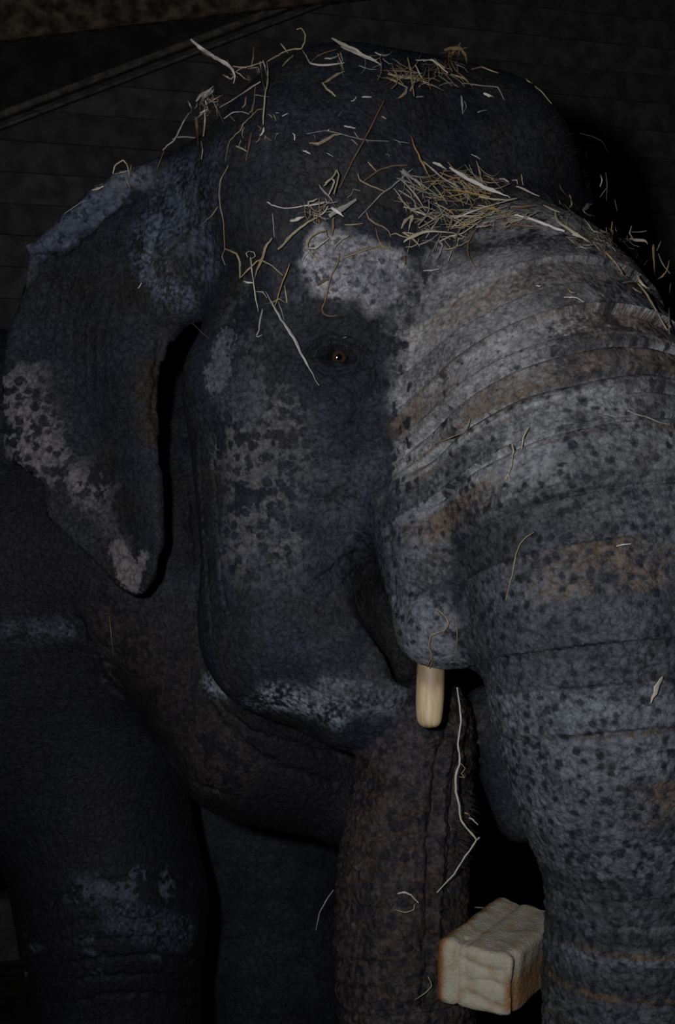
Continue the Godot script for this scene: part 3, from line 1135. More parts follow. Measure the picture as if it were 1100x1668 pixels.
func setting() -> void:
	var board_m := []
	for i in 3: board_m.append(plain_mat(Color(0.32, 0.305, 0.295).darkened(0.05 * i), 0.8, 31 + i, 0.8, 0.3))
	var dark := plain_mat(Color(0.16, 0.15, 0.145), 0.9, 35, 0.6)
	var rail_m := plain_mat(Color(0.40, 0.38, 0.36), 0.8, 36, 1.5)
	var beam_m := plain_mat(Color(0.44, 0.38, 0.32), 0.85, 37, 1.2, 0.6)
	var earth := plain_mat(Color(0.25, 0.21, 0.17), 0.95, 38, 1.0, 0.6)
	# the boarded wall behind: a dark backing with horizontal boards nailed on it
	var wall := base("wall_back", Vector3(0.2, 0.0, -3.25))
	wall.rotation.y = deg_to_rad(16.0)
	tag(wall, "dark wall of horizontal boards behind the elephant", "wall", "", "structure")
	var backing := put("backing", box_mesh(Vector3(9.0, 4.2, 0.10)), dark, wall)
	backing.position = Vector3(0, 2.1, -0.10)
	var y := 0.0
	var i := 0
	while y < 4.1:
		var b := put("board", box_mesh(Vector3(9.0, 0.1152, 0.024), 0.003), board_m[i % 3], wall)
		b.position = Vector3(0, y + 0.058, -0.038 + 0.002 * ((i * 7) % 3))
		y += 0.116
		i += 1
	# a sloping rail across the boards, the dark panel over it and the pale beam at the top
	var p0 := wall_point(8, 186, 0.03, wall)
	var p1 := wall_point(480, 6, 0.03, wall)
	var dir := (p1 - p0).normalized()
	var ang := atan2(dir.y, dir.x)
	var cen := (p0 + p1) * 0.5
	for k in 2:
		var r := put("trim_%d" % (k + 1), box_mesh(Vector3(6.0, 0.026 if k == 0 else 0.012, 0.05 if k == 0 else 0.03), 0.004), rail_m)
		r.transform = wall.transform * Transform3D(Basis(Vector3(0, 0, 1), ang), cen + Vector3(-sin(ang), cos(ang), 0) * (0.0 if k == 0 else -0.040))
		tag(r, ["pale sloping rail across the boards behind the ear", "thin sloping batten just under the pale rail"][k], "rail", "", "structure")
	var panel := put("wall_upper", box_mesh(Vector3(6.0, 2.4, 0.04)), dark)
	panel.transform = wall.transform * Transform3D(Basis(Vector3(0, 0, 1), ang), cen + Vector3(-sin(ang), cos(ang), 0) * 1.21 + Vector3(0, 0, -0.005))
	tag(panel, "black upper wall panel above the sloping rail", "wall", "", "structure")
	var q0 := wall_point(8, 68, 0.06, wall)
	var q1 := wall_point(300, 33, 0.06, wall)
	var d2 := (q1 - q0).normalized()
	var a2 := atan2(d2.y, d2.x)
	var beam := put("trim_3", box_mesh(Vector3(3.2, 0.30, 0.06), 0.008), beam_m)
	beam.transform = wall.transform * Transform3D(Basis(Vector3(0, 0, 1), a2), (q0 + q1) * 0.5 + Vector3(-sin(a2), cos(a2), 0) * 0.15)
	tag(beam, "weathered brown beam across the upper left corner", "beam", "", "structure")
	# the rest of the room
	for s in [["floor", Vector3(10, 0.2, 12), Vector3(0, -0.1, -0.4), earth, "trodden dark earth floor of the stall"], ["ceiling", Vector3(10, 0.2, 12), Vector3(0, 4.3, -0.4), dark, "dark ceiling over the stall"], ["wall_left", Vector3(0.2, 4.4, 12), Vector3(-4.4, 2.1, -0.4), dark, "dark side wall on the elephant's tail side"], ["wall_right", Vector3(0.2, 4.4, 12), Vector3(4.4, 2.1, -0.4), dark, "dark side wall before the elephant"], ["wall_front", Vector3(10, 4.4, 0.2), Vector3(0, 2.1, 5.4), dark, "dark wall behind the photographer"]]:
		var o := slab(s[0], s[1], s[2], s[3])
		tag(o, s[4], "wall" if s[0].begins_with("wall") else s[0], "", "structure")

# a point of the back wall's own axes seen at a pixel, out metres before its boards
func wall_point(x: float, y: float, out: float, wall: Node3D) -> Vector3:
	var inv := wall.transform.affine_inverse()
	var a := inv * CAM
	var b := inv * at(x, y, 0.0)
	var t := (out - a.z) / (b.z - a.z)
	return a.lerp(b, t)

var eye_at: Vector3
const EYE_R := 0.021

func eye(root: Node3D) -> void:
	var surf := on(548, 580)
	var look := Vector3(0.10, -0.06, 1.0).normalized()
	var c := surf - Vector3(-0.1, 0.0, 1.0).normalized() * 0.0245
	var wet := func(col: Color) -> StandardMaterial3D:
		var m := StandardMaterial3D.new()
		m.albedo_color = col
		m.roughness = 0.08
		m.metallic_specular = 0.5
		return m
	var e := put("eye", ball_cap(EYE_R, 0.0, PI, look, 24), wet.call(Color(0.07, 0.06, 0.06)), root)
	e.position = c - root.position
	tag(e, "small brown eye with a bright glint")
	put("iris", ball_cap(EYE_R * 1.012, 0.0, 0.52, look, 10), wet.call(Color(0.22, 0.155, 0.13)), e)
	put("pupil", ball_cap(EYE_R * 1.022, 0.0, 0.23, look, 8), wet.call(Color(0.015, 0.015, 0.018)), e)

func tusk(root: Node3D) -> void:
	var a := at(703, 1060, 0.055)
	var b := at(699, 1186, 0.075)
	var f := noise(FastNoiseLite.TYPE_SIMPLEX, 41, 1.0, 3)
	var m := StandardMaterial3D.new()
	m.vertex_color_use_as_albedo = true
	m.vertex_color_is_srgb = true
	m.roughness = 0.55
	var tint := func(t: float, g: float, p: Vector3) -> Vector3:
		var s := f.get_noise_3d(p.x * 90.0, p.y * 14.0, p.z * 90.0)
		var c := Vector3(0.60, 0.47, 0.28).lerp(Vector3(0.38, 0.24, 0.11), clampf(0.35 + 1.2 * s, 0.0, 1.0))
		c = c.lerp(Vector3(0.22, 0.15, 0.09), sm(0.55, 0.36, t + 0.12 * f.get_noise_3d(p.x * 60.0, p.y * 30.0, 3.0)) * 0.8)
		return c.lerp(Vector3(0.07, 0.055, 0.04), sm(0.965, 1.0, t + 0.03 * s) * 0.7)
	var pts := [[0.0, 0.0215], [0.1, 0.0218], [0.2, 0.022], [0.3, 0.0223], [0.4, 0.0225], [0.5, 0.0225], [0.6, 0.0225], [0.7, 0.022], [0.8, 0.0212], [0.88, 0.020], [0.93, 0.0182], [0.965, 0.015], [0.985, 0.011], [0.996, 0.006], [1.0, 0.0002]]
	var o := put("tusk", lathe(pts, 40, a, b, 0.9, tint), m, root)
	o.position = -root.position
	tag(o, "short yellowed tusk with a worn blunt end")

func hair_tuft(st: Array, seed_: int, count: int, x0: float, y0: float, x1: float, y1: float, spread: float, len_: float, lean: Vector3, r := 0.00035) -> void:
	var rng := RandomNumberGenerator.new()
	rng.seed = seed_
	for i in count:
		var f := rng.randf()
		var p := on(lerpf(x0, x1, f) + rng.randfn(0, spread), lerpf(y0, y1, f) + rng.randfn(0, spread))
		var n := grad_at(everything, p).normalized()
		var d := (n + lean + Vector3(rng.randfn(0, 0.35), rng.randfn(0, 0.35), rng.randfn(0, 0.35))).normalized()
		var l := len_ * rng.randf_range(0.5, 1.3)
		var side := d.cross(Vector3(0.3, 0.1, 1.0)).normalized() * r
		var up := d.cross(side).normalized() * r
		var q := PackedVector3Array([p, p + d * l * 0.5, p + (d + lean * 0.5 + Vector3(rng.randfn(0, 0.15), rng.randfn(0, 0.15), 0)).normalized() * l])
		for k in 2:
			var w0 := 1.0 - k * 0.4; var w1 := 1.0 - (k + 1) * 0.4
			for s in 3:
				var t0 := TAU * s / 3.0; var t1 := TAU * (s + 1) / 3.0
				var a0 := q[k] + (side * cos(t0) + up * sin(t0)) * w0; var b0 := q[k] + (side * cos(t1) + up * sin(t1)) * w0
				var a1 := q[k + 1] + (side * cos(t0) + up * sin(t0)) * w1; var b1 := q[k + 1] + (side * cos(t1) + up * sin(t1)) * w1
				for v in [a0, b0, a1, b0, b1, a1]: st[0].add_vertex(v)

func hairs(root: Node3D) -> void:
	var st := SurfaceTool.new()
	st.begin(Mesh.PRIMITIVE_TRIANGLES)
	var s := [st]
	hair_tuft(s, 1, 260, 262, 400, 275, 490, 12, 0.022, Vector3(-0.1, -0.9, 0.2))
	hair_tuft(s, 2, 70, 480, 95, 800, 125, 12, 0.014, Vector3(0.3, 0.1, 0.3), 0.0002)
	hair_tuft(s, 3, 60, 380, 160, 330, 240, 14, 0.016, Vector3(-0.3, 0.3, 0), 0.0002)
	hair_tuft(s, 4, 200, 752, 1290, 745, 1400, 6, 0.022, Vector3(0.5, -0.5, 0.1))
	hair_tuft(s, 5, 40, 860, 150, 960, 300, 8, 0.012, Vector3(0.3, 0.3, 0), 0.0002)
	hair_tuft(s, 6, 120, 500, 230, 900, 260, 40, 0.018, Vector3(0.1, -0.5, 0.1))
	hair_tuft(s, 7, 46, 510, 560, 590, 562, 3, 0.03, Vector3(0.0, -0.5, 0.5), 0.0004)
	st.generate_normals()
	var m := plain_mat(Color(0.24, 0.21, 0.19), 0.55)
	var o := put("bristle_hair", st.commit(), m, root)
	o.position = -root.position
	tag(o, "", "", "", "stuff")

# ------------------------------------------------------------------ marks on the skin: patches of colour and folds
func marks() -> void:
	for q in [[730, 500, 880, 470, 0.085], [700, 600, 720, 480, 0.035], [685, 600, 690, 900, 0.048], [800, 600, 820, 700, 0.09], [730, 440, 960, 430, 0.03]]: pales.append([on(q[0], q[1]), on(q[2], q[3]), q[4]])
	# darker neck, chest and leg
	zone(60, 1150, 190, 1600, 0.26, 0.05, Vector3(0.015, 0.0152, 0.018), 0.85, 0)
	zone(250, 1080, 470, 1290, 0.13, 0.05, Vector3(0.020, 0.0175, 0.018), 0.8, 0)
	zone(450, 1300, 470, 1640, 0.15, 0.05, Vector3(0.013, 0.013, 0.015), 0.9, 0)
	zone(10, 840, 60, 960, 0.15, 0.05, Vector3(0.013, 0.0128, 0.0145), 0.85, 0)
	zone(280, 580, 288, 880, 0.075, 0.03, Vector3(0.010, 0.0095, 0.010), 0.9, 0)  # shade in the gap behind the ear, painted into the skin
	# blue-grey upper ear root, the rolled ear edge, hairy ear opening
	zone(300, 300, 250, 380, 0.060, 0.03, Vector3(0.108, 0.125, 0.168), 0.95, 2)
	zone(340, 270, 330, 420, 0.045, 0.03, Vector3(0.080, 0.093, 0.126), 0.9, 2)
	zone(240, 430, 290, 480, 0.028, 0.02, Vector3(0.16, 0.185, 0.24), 0.95, 2)
	zone(60, 404, 190, 305, 0.022, 0.008, Vector3(0.105, 0.12, 0.165), 0.9, 4)
	zone(190, 300, 240, 285, 0.022, 0.010, Vector3(0.13, 0.138, 0.165), 0.9, 4)
	zone(50, 420, 45, 450, 0.014, 0.006, Vector3(0.07, 0.078, 0.10), 0.8, 4)
	# brown shade of thin skin before the ear hole
	zone(245, 600, 245, 720, 0.02, 0.02, Vector3(0.040, 0.026, 0.016), 0.7, 0)
	# depigmented nets and patches, and the pale brow
	zone(25, 640, 60, 740, 0.065, 0.03, Vector3(0.175, 0.160, 0.158), 0.95, 1)
	zone(70, 760, 150, 800, 0.045, 0.03, Vector3(0.165, 0.150, 0.146), 0.9, 1)
	zone(195, 905, 215, 940, 0.024, 0.010, Vector3(0.21, 0.185, 0.185), 0.95, 3)
	zone(235, 905, 225, 935, 0.012, 0.008, Vector3(0.21, 0.185, 0.185), 0.95, 3)
	zone(150, 820, 200, 890, 0.02, 0.015, Vector3(0.11, 0.10, 0.10), 0.6, 2)
	zone(430, 700, 430, 880, 0.085, 0.03, Vector3(0.150, 0.143, 0.140), 0.95, 1)
	zone(470, 740, 560, 830, 0.055, 0.03, Vector3(0.075, 0.078, 0.085), 0.7, 1)
	zone(355, 720, 350, 760, 0.022, 0.012, Vector3(0.16, 0.15, 0.148), 0.95, 1)
	zone(362, 572, 350, 618, 0.026, 0.022, Vector3(0.15, 0.16, 0.18), 0.9, 3)
	zone(390, 520, 420, 640, 0.05, 0.03, Vector3(0.085, 0.09, 0.10), 0.7, 1)
	zone(380, 640, 400, 660, 0.04, 0.02, Vector3(0.080, 0.085, 0.10), 0.6, 2)
	zone(535, 430, 620, 450, 0.050, 0.014, Vector3(0.52, 0.50, 0.51), 0.9, 4)  # pale brow: dust, with the sheen of the flash put into its colour
	zone(560, 400, 640, 480, 0.045, 0.03, Vector3(0.09, 0.095, 0.11), 0.7, 2)
	zone(460, 450, 480, 480, 0.03, 0.02, Vector3(0.08, 0.085, 0.095), 0.6, 2)
	# dark blots down the near edge of the trunk
	zone(652, 560, 650, 860, 0.026, 0.012, Vector3(0.020, 0.021, 0.026), 0.95, 5)
	zone(650, 540, 700, 430, 0.022, 0.012, Vector3(0.030, 0.031, 0.036), 0.85, 5)
	# corner of the mouth: shade of the recess painted into the skin colour
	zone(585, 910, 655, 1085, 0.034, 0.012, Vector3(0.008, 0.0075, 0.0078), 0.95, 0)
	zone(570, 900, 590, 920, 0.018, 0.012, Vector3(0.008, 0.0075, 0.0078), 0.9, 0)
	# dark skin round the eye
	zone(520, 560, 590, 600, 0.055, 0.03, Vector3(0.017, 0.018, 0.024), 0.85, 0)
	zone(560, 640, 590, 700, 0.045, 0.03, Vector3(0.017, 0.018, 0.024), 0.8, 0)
	zone(640, 600, 690, 440, 0.012, 0.012, Vector3(0.03, 0.03, 0.035), 0.6, 4)
	# blue-grey cheek, jaw rim
	zone(560, 840, 600, 800, 0.06, 0.04, Vector3(0.075, 0.084, 0.112), 0.8, 2)
	zone(450, 900, 620, 880, 0.07, 0.04, Vector3(0.052, 0.058, 0.078), 0.8, 2)
	zone(345, 1115, 450, 1142, 0.022, 0.014, Vector3(0.31, 0.335, 0.38), 0.85, 2)
	zone(450, 1134, 540, 1162, 0.026, 0.016, Vector3(0.31, 0.335, 0.38), 0.85, 2)
	zone(540, 1130, 640, 1140, 0.028, 0.016, Vector3(0.19, 0.20, 0.22), 0.8, 2)
	zone(330, 960, 345, 1080, 0.02, 0.015, Vector3(0.04, 0.045, 0.06), 0.6, 2)
	zone(560, 1000, 600, 1090, 0.06, 0.03, Vector3(0.05, 0.048, 0.050), 0.6, 1)
	# throat and neck: brownish
	zone(190, 1010, 360, 1250, 0.075, 0.04, Vector3(0.052, 0.040, 0.038), 0.6, 1)
	zone(170, 1080, 180, 1110, 0.022, 0.015, Vector3(0.09, 0.085, 0.085), 0.7, 1)
	# top of the trunk: dark, mottled
	zone(690, 400, 900, 395, 0.030, 0.025, Vector3(0.035, 0.036, 0.042), 0.75, 2)
	zone(940, 540, 1030, 690, 0.085, 0.05, Vector3(0.105, 0.098, 0.094), 0.6, 2)
	zone(900, 440, 980, 520, 0.065, 0.04, Vector3(0.060, 0.054, 0.052), 0.7, 2)
	# leg
	zone(130, 1450, 260, 1445, 0.03, 0.02, Vector3(0.12, 0.135, 0.17), 0.7, 1)
	zone(190, 1490, 300, 1520, 0.03, 0.02, Vector3(0.10, 0.115, 0.155), 0.8, 2)
	zone(40, 1590, 160, 1585, 0.008, 0.006, Vector3(0.12, 0.135, 0.17), 0.7, 2)
	zone(140, 1550, 260, 1560, 0.006, 0.005, Vector3(0.13, 0.14, 0.17), 0.7, 2)
	zone(50, 1545, 145, 1528, 0.008, 0.006, Vector3(0.16, 0.17, 0.20), 0.8, 2)
	zone(200, 1500, 270, 1530, 0.03, 0.02, Vector3(0.06, 0.07, 0.10), 0.6, 2)
	zone(20, 1030, 110, 1025, 0.022, 0.016, Vector3(0.085, 0.096, 0.125), 0.7, 2)
	# --- folds: depth and width in metres (minus digs in)
	fold(-0.016, 0.010, [531, 583, 540, 578, 552, 576, 566, 582])
	fold(0.0050, 0.005, [512, 580, 528, 565, 548, 559, 568, 564, 588, 580])
	fold(-0.005, 0.004, [500, 576, 518, 558, 545, 549, 575, 555, 604, 580])
	fold(0.003, 0.004, [520, 592, 535, 599, 552, 601, 570, 597, 588, 588])
	fold(-0.0045, 0.004, [512, 597, 535, 607, 555, 609, 578, 603, 596, 592])
	fold(-0.003, 0.005, [490, 548, 520, 528, 560, 522, 600, 536, 620, 560])
	fold(-0.003, 0.004, [530, 612, 556, 622, 575, 640, 580, 665])
	fold(-0.004, 0.005, [600, 590, 606, 620, 592, 650, 572, 690])
	fold(-0.003, 0.004, [440, 560, 470, 580, 500, 584])
	fold(-0.003, 0.005, [430, 640, 470, 680, 520, 700, 570, 690])
	fold(-0.003, 0.005, [400, 600, 430, 640, 445, 690])
	fold(-0.003, 0.010, [628, 620, 622, 700, 628, 780])
	fold(-0.005, 0.007, [634, 860, 636, 920, 642, 980])
	fold(-0.004, 0.005, [640, 540, 660, 480, 700, 430])
	fold(-0.003, 0.004, [655, 560, 670, 500, 715, 440])
	# cheek and jaw
	fold(-0.006, 0.007, [302, 700, 306, 850, 318, 1000, 334, 1100])
	fold(-0.005, 0.006, [322, 720, 330, 880, 342, 1010, 372, 1120])
	fold(-0.004, 0.005, [345, 740, 355, 900, 370, 1000])
	fold(-0.005, 0.006, [350, 1140, 400, 1185, 470, 1210, 550, 1228])
	fold(-0.004, 0.005, [362, 1128, 420, 1168, 500, 1192])
	fold(-0.004, 0.005, [500, 1120, 560, 1150, 630, 1146])
	fold(-0.005, 0.006, [500, 960, 545, 925, 580, 900])
	fold(-0.004, 0.005, [520, 990, 560, 950, 590, 930])
	# curled trunk: gutter and ridge of its inner side
	fold(-0.010, 0.007, [730, 1185, 712, 1250, 703, 1340, 700, 1450, 696, 1560, 690, 1640])
	fold(0.009, 0.009, [744, 1185, 727, 1250, 718, 1340, 716, 1450, 712, 1560])
	fold(-0.008, 0.006, [758, 1220, 742, 1270, 736, 1350, 735, 1450])
	# ear
	fold(-0.006, 0.006, [58, 416, 90, 418, 130, 392, 175, 350, 212, 312])
	fold(-0.010, 0.010, [262, 350, 245, 400, 236, 430])
	fold(-0.008, 0.010, [262, 500, 258, 580, 250, 680])
	for k in 7: fold(0.0016, 0.006, [88 + 17 * k, 455 + 6 * k, 78 + 16 * k, 540, 76 + 17 * k, 640])
	for k in 4: fold(0.003, 0.007, [318 + 16 * k, 300 + 10 * k, 312 + 14 * k, 380, 318 + 10 * k, 460])
	fold(0.004, 0.006, [246, 330, 242, 370, 232, 420])
	# neck and leg
	fold(-0.008, 0.009, [130, 1010, 190, 1130, 270, 1230, 350, 1290])
	fold(-0.006, 0.008, [330, 1130, 420, 1230, 540, 1275])
	for k in 5: fold(-0.006, 0.008, [40, 1520 + 32 * k, 140, 1500 + 32 * k, 250, 1498 + 30 * k, 310, 1510 + 30 * k])
	fold(-0.005, 0.008, [60, 1480, 150, 1440, 260, 1425, 310, 1440])

# ------------------------------------------------------------------ straw (tones: 0 pale, 1 tan, 2 brown, 3 grey, 4 golden, 5 bleached, 6 reddish)
func straws() -> void:
	for c in [Color(0.76, 0.73, 0.65), Color(0.66, 0.60, 0.48), Color(0.52, 0.42, 0.31), Color(0.62, 0.62, 0.60), Color(0.72, 0.60, 0.38), Color(0.88, 0.87, 0.83), Color(0.47, 0.36, 0.32)]:
		var m := StandardMaterial3D.new()
		m.albedo_color = c
		m.vertex_color_use_as_albedo = true
		m.vertex_color_is_srgb = true
		m.roughness = 0.5
		straw_mats.append(m)
	var g := "straw on the back of the crown above the ear"
	straw("pale split blade sticking up furthest from the crown beside the ear", g, 5, 3.0, [312, 64, 326, 78, 345, 91, 360, 99, 375, 109, 383, 124, 380, 136], 0.02)
	straw("tan blade lying along the underside of the upright split blade", g, 1, 2.5, [322, 78, 335, 89, 352, 95, 369, 104], 0.015)
	straw("short upright brown stem poking straight above the crown edge", g, 2, 1.5, [414, 77, 412, 95, 409, 113], 0.012)
	straw("twisted stem with a curled loop at its top end on the skyline", g, 1, 1.6, [436, 100, 450, 92, 462, 85, 478, 80, 491, 79, 496, 70, 498, 58, 491, 46, 484, 48], 0.012)
	straw("stub crossing the curled stem just below its loop", g, 0, 1.4, [458, 71, 463, 78, 469, 86], 0.016)
	straw("stub slanting down from under the curled stem", g, 1, 1.5, [478, 90, 468, 99, 460, 108], 0.008)
	straw("bent strand joining the curled stem to the hanging tuft", g, 1, 1.6, [380, 108, 396, 110, 412, 107, 430, 100], 0.014)
	straw("wide pale strand folded down in the hanging tuft", g, 0, 2.4, [424, 100, 426, 116, 430, 140, 433, 152], 0.018)
	straw("long narrow strand hanging lowest from the folded tuft", g, 0, 1.8, [435, 100, 437, 120, 433, 150, 431, 165, 429, 203], 0.018)
	straw("inner strand of the folded tuft, grey and short", g, 3, 1.6, [429, 98, 432, 112, 437, 128, 434, 146], 0.022)
	straw("straight diagonal stem running from the folded tuft towards the ear", g, 0, 1.5, [425, 133, 405, 145, 380, 162, 358, 175], 0.012)
	straw("orange-brown upright stem behind the folded tuft", g, 2, 1.4, [416, 140, 414, 165, 411, 185], 0.008)
	straw("short pale crosspiece over the narrow hanging strand", g, 0, 2.4, [413, 154, 425, 156, 439, 158], 0.020)
	straw("long kinked stem curving down the temple behind the folded tuft", g, 1, 2.2, [432, 176, 420, 179, 408, 190, 396, 202, 390, 214, 375, 228, 371, 242, 367, 262], 0.006)
	straw("thin grey stem slanting beside the diagonal stem", g, 3, 1.3, [345, 158, 355, 180, 364, 199], 0.01)
	straw("thin bleached strand bent like a roof above the kinked stem", g, 5, 1.1, [365, 193, 380, 183, 395, 182, 406, 186], 0.004)
	straw("curled pale leaf forming the top of the dark bundle over the ear root", g, 0, 3.4, [320, 166, 325, 156, 340, 147, 348, 140], 0.02)
	straw("second curled leaf tucked beneath the top leaf of the dark bundle", g, 3, 2.6, [328, 166, 334, 156, 346, 150, 349, 143], 0.024)
	straw("grey strand arching from the dark bundle down towards the ear", g, 3, 1.4, [308, 184, 299, 198, 291, 214, 284, 228, 272, 238, 265, 245], 0.03)
	straw("grey strand bent out sideways from the arching strand", g, 3, 1.6, [281, 227, 290, 223, 304, 223, 318, 225], 0.03)
	straw("thin brown strand continuing down to the ear edge", g, 2, 1.1, [268, 243, 262, 260, 256, 276], 0.012)
	straw("flat ribbed brown blade hanging from the dark bundle", g, 2, 3.2, [319, 190, 321, 212, 323, 237], 0.03)
	straw("narrow pale blade hanging next to the flat ribbed brown one", g, 0, 2.2, [334, 180, 333, 200, 331, 222], 0.026)
	straw("thin pale end hanging below the narrow pale blade", g, 0, 1.0, [328, 230, 330, 245, 328, 260], 0.012)
	straw("short bleached stub tied into the dark bundle", g, 5, 2.0, [326, 185, 334, 181, 336, 186], 0.03)
	straw("rust-brown stick lying upright on the temple", g, 6, 1.6, [410, 216, 406, 235, 401, 262], 0.006)
	straw("short pale stub touching the rust-brown stick", g, 0, 1.5, [384, 238, 394, 242, 403, 247], 0.004)
	straw("long thin thread trailing down behind the cheekbone from the temple", g, 1, 1.3, [372, 270, 360, 292, 357, 312, 359, 338, 364, 362, 366, 405], 0.003)
	straw("forked twig touching the long thread near the ear root", g, 1, 1.4, [355, 337, 346, 350, 338, 357, 330, 365], 0.004)
	clump("short loose bit in the dark bundle of straw over the ear root", "bits in the dark bundle over the ear root", 501, 26, 335, 172, 24, 18, 100, 50, 26, 0.03, [1, 2, 3])
	clump("thin broken bit of straw between the split blade and the folded tuft", "bits along the back edge of the crown", 502, 12, 390, 118, 34, 16, 60, 60, 24, 0.025, [1, 2, 0])
	clump("fine pale wisp of straw lying on the dark temple", "wisps on the temple", 503, 9, 400, 205, 40, 40, 60, 60, 18, 0.004, [3, 1])

	g = "straw on the ear"
	straw("pale straw bent into a loop standing on top of the ear", g, 0, 1.5, [184, 283, 187, 270, 200, 261, 207, 268, 211, 287], 0.010)
	straw("straight straw closing the foot of the loop on the ear", g, 0, 2.0, [184, 284, 197, 281, 212, 278], 0.006)
	straw("tan straw running down the ear from the loop", g, 1, 1.3, [205, 288, 208, 297, 212, 306], 0.003)
	straw("short pale stub jutting past the rolled ear edge", g, 0, 2.2, [150, 310, 159, 307, 169, 304], 0.012)
	straw("thin grey bristle of straw lower on the rolled ear edge", g, 3, 1.0, [105, 348, 120, 338, 132, 330, 143, 327], 0.010)
	straw("tiny pale stub by the hairy ear opening", g, 5, 1.4, [225, 470, 228, 466, 231, 461], 0.006)
	straw("tiny golden stub beside the loop on the ear", g, 4, 1.8, [213, 277, 214, 269], 0.010)

	g = "straw on top of the crown"
	straw("long bleached straw on the skyline at the middle of the crown", g, 5, 2.5, [541, 62, 555, 70, 575, 79, 597, 92, 614, 98], 0.014)
	straw("broad pale straw lying under the long bleached one on the skyline", g, 0, 2.6, [556, 75, 580, 85, 603, 95, 622, 106], 0.008)
	straw("pale bent straw reaching the curled stem on the crown", g, 0, 1.8, [493, 82, 499, 92, 506, 103, 525, 106, 551, 104, 561, 102], 0.006)
	straw("thin brown strand arching above the pale bent straw", g, 2, 1.2, [506, 102, 518, 91, 532, 85, 548, 81], 0.006)
	straw("upper arm of the bent elbow-shaped straw on the crown", g, 1, 2.2, [525, 135, 534, 130, 550, 121, 562, 116], 0.005)
	straw("lower arm of the bent elbow-shaped straw on the crown", g, 1, 1.9, [525, 135, 533, 145, 541, 152, 547, 157], 0.005)
	straw("upright brown stalk through the tangle on top of the crown", g, 1, 1.8, [664, 93, 668, 108, 671, 130, 675, 157], 0.02)
	straw("pale V-shaped straw inside the tangle on top of the crown", g, 0, 1.4, [677, 106, 682, 117, 688, 128], 0.025)
	straw("bleached curved straw over the middle of the crown tangle", g, 5, 1.7, [690, 99, 703, 97, 713, 104, 722, 112, 730, 119], 0.022)
	straw("bleached leaf lying at the top of the crown tangle", g, 5, 2.4, [677, 98, 687, 97, 695, 97], 0.026)
	straw("broad brown leaf looped over the far end of the crown tangle", g, 2, 3.0, [724, 81, 738, 78, 752, 81, 759, 92, 761, 104], 0.022)
	straw("brown stem slanting out of the loop down the dome", g, 2, 1.8, [735, 88, 736, 102, 742, 113, 755, 125, 770, 140], 0.012)
	straw("thin bent thread on the far dome with a hooked end", g, 3, 1.1, [752, 135, 768, 137, 790, 140, 811, 142, 818, 155, 822, 163], 0.003)
	straw("short bright straw stub lying on the far dome", g, 5, 2.2, [788, 152, 797, 155, 805, 158], 0.005)
	straw("grey leaf hanging upright below the crown tangle", g, 3, 2.0, [752, 156, 753, 170, 754, 186], 0.005)
	straw("thin strand beside the grey hanging leaf", g, 3, 1.0, [757, 165, 760, 174, 755, 184], 0.005)
	straw("pale fleck lying right of the grey hanging leaf", g, 3, 1.2, [779, 183, 786, 180, 794, 179], 0.002)
	straw("tan straw trailing along the dome edge from the tangle", g, 1, 1.6, [768, 113, 785, 109, 800, 115, 812, 119], 0.008)
	straw("twisted tan leaf hanging at the near end of the crown tangle", g, 1, 2.2, [664, 142, 660, 152, 652, 158, 645, 161], 0.005)
	straw("long tan straw along the foot of the crown tangle", g, 1, 2.0, [632, 120, 650, 125, 672, 127, 692, 133, 712, 142, 724, 148], 0.010)
	straw("slanting tan straw below the near end of the crown tangle", g, 1, 1.6, [630, 126, 646, 133, 664, 143], 0.008)
	straw("pale fleck at the foot of the upright brown stalk", g, 0, 1.4, [678, 158, 690, 157], 0.003)
	clump("curled brown bit in the tangle of straw on top of the crown", "tangle on top of the crown", 510, 56, 690, 118, 75, 20, 20, 55, 34, 0.034, [1, 2, 1, 3, 6])
	clump("loose pale bit of straw along the top of the crown", "loose bits along the crown skyline", 511, 12, 590, 100, 50, 16, 20, 40, 26, 0.012, [1, 0, 3])
	clump("fine strand looped in the brown curl at the far end of the crown tangle", "fine strands in the crown curl", 512, 12, 742, 98, 20, 18, 60, 60, 30, 0.03, [1, 2])

	g = "straw scattered over the forehead"
	straw("long dark stem leaning upright across the middle of the forehead", g, 6, 1.7, [626, 164, 613, 190, 600, 216, 587, 240, 575, 262, 563, 286, 553, 306], 0.006)
	straw("thin wavy thread lying level across the forehead", g, 3, 0.9, [500, 218, 530, 213, 552, 217, 580, 225, 604, 229, 634, 230], 0.003)
	straw("short thread end right of the wavy forehead thread", g, 3, 1.1, [642, 227, 652, 231, 666, 233], 0.003)
	straw("tan forked leaf at the near end of the wavy thread", g, 1, 2.2, [504, 233, 518, 235, 532, 228, 545, 219, 557, 219], 0.004)
	straw("pale fleck high on the middle of the forehead", g, 5, 1.4, [590, 158, 605, 158], 0.002)
	straw("pale fleck under the elbow-shaped straw", g, 5, 1.4, [561, 205, 570, 207, 579, 209], 0.002)
	straw("bleached curved fleck above the main forehead heap", g, 5, 1.0, [768, 251, 776, 255, 783, 259], 0.002)
	straw("grey fleck on the far dome below the bright stub", g, 3, 1.4, [778, 183, 786, 180], 0.002)
	clump("tiny pale fleck of straw stuck to the dark forehead skin", "flecks on the forehead", 520, 22, 560, 215, 140, 55, 10, 50, 13, 0.002, [3, 5, 1])

	g = "straw in the small heap on the brow"
	straw("pale horizontal blade with a tapering tip in the small brow heap", g, 5, 2.9, [435, 329, 448, 336, 465, 339, 490, 336, 515, 333, 528, 330], 0.008)
	straw("short white stub crossing the small brow heap", g, 5, 2.2, [540, 337, 550, 345, 560, 353], 0.02)
	straw("broad grey-green ribbed stub in the small brow heap", g, 3, 4.4, [536, 353, 556, 341, 581, 325], 0.010)
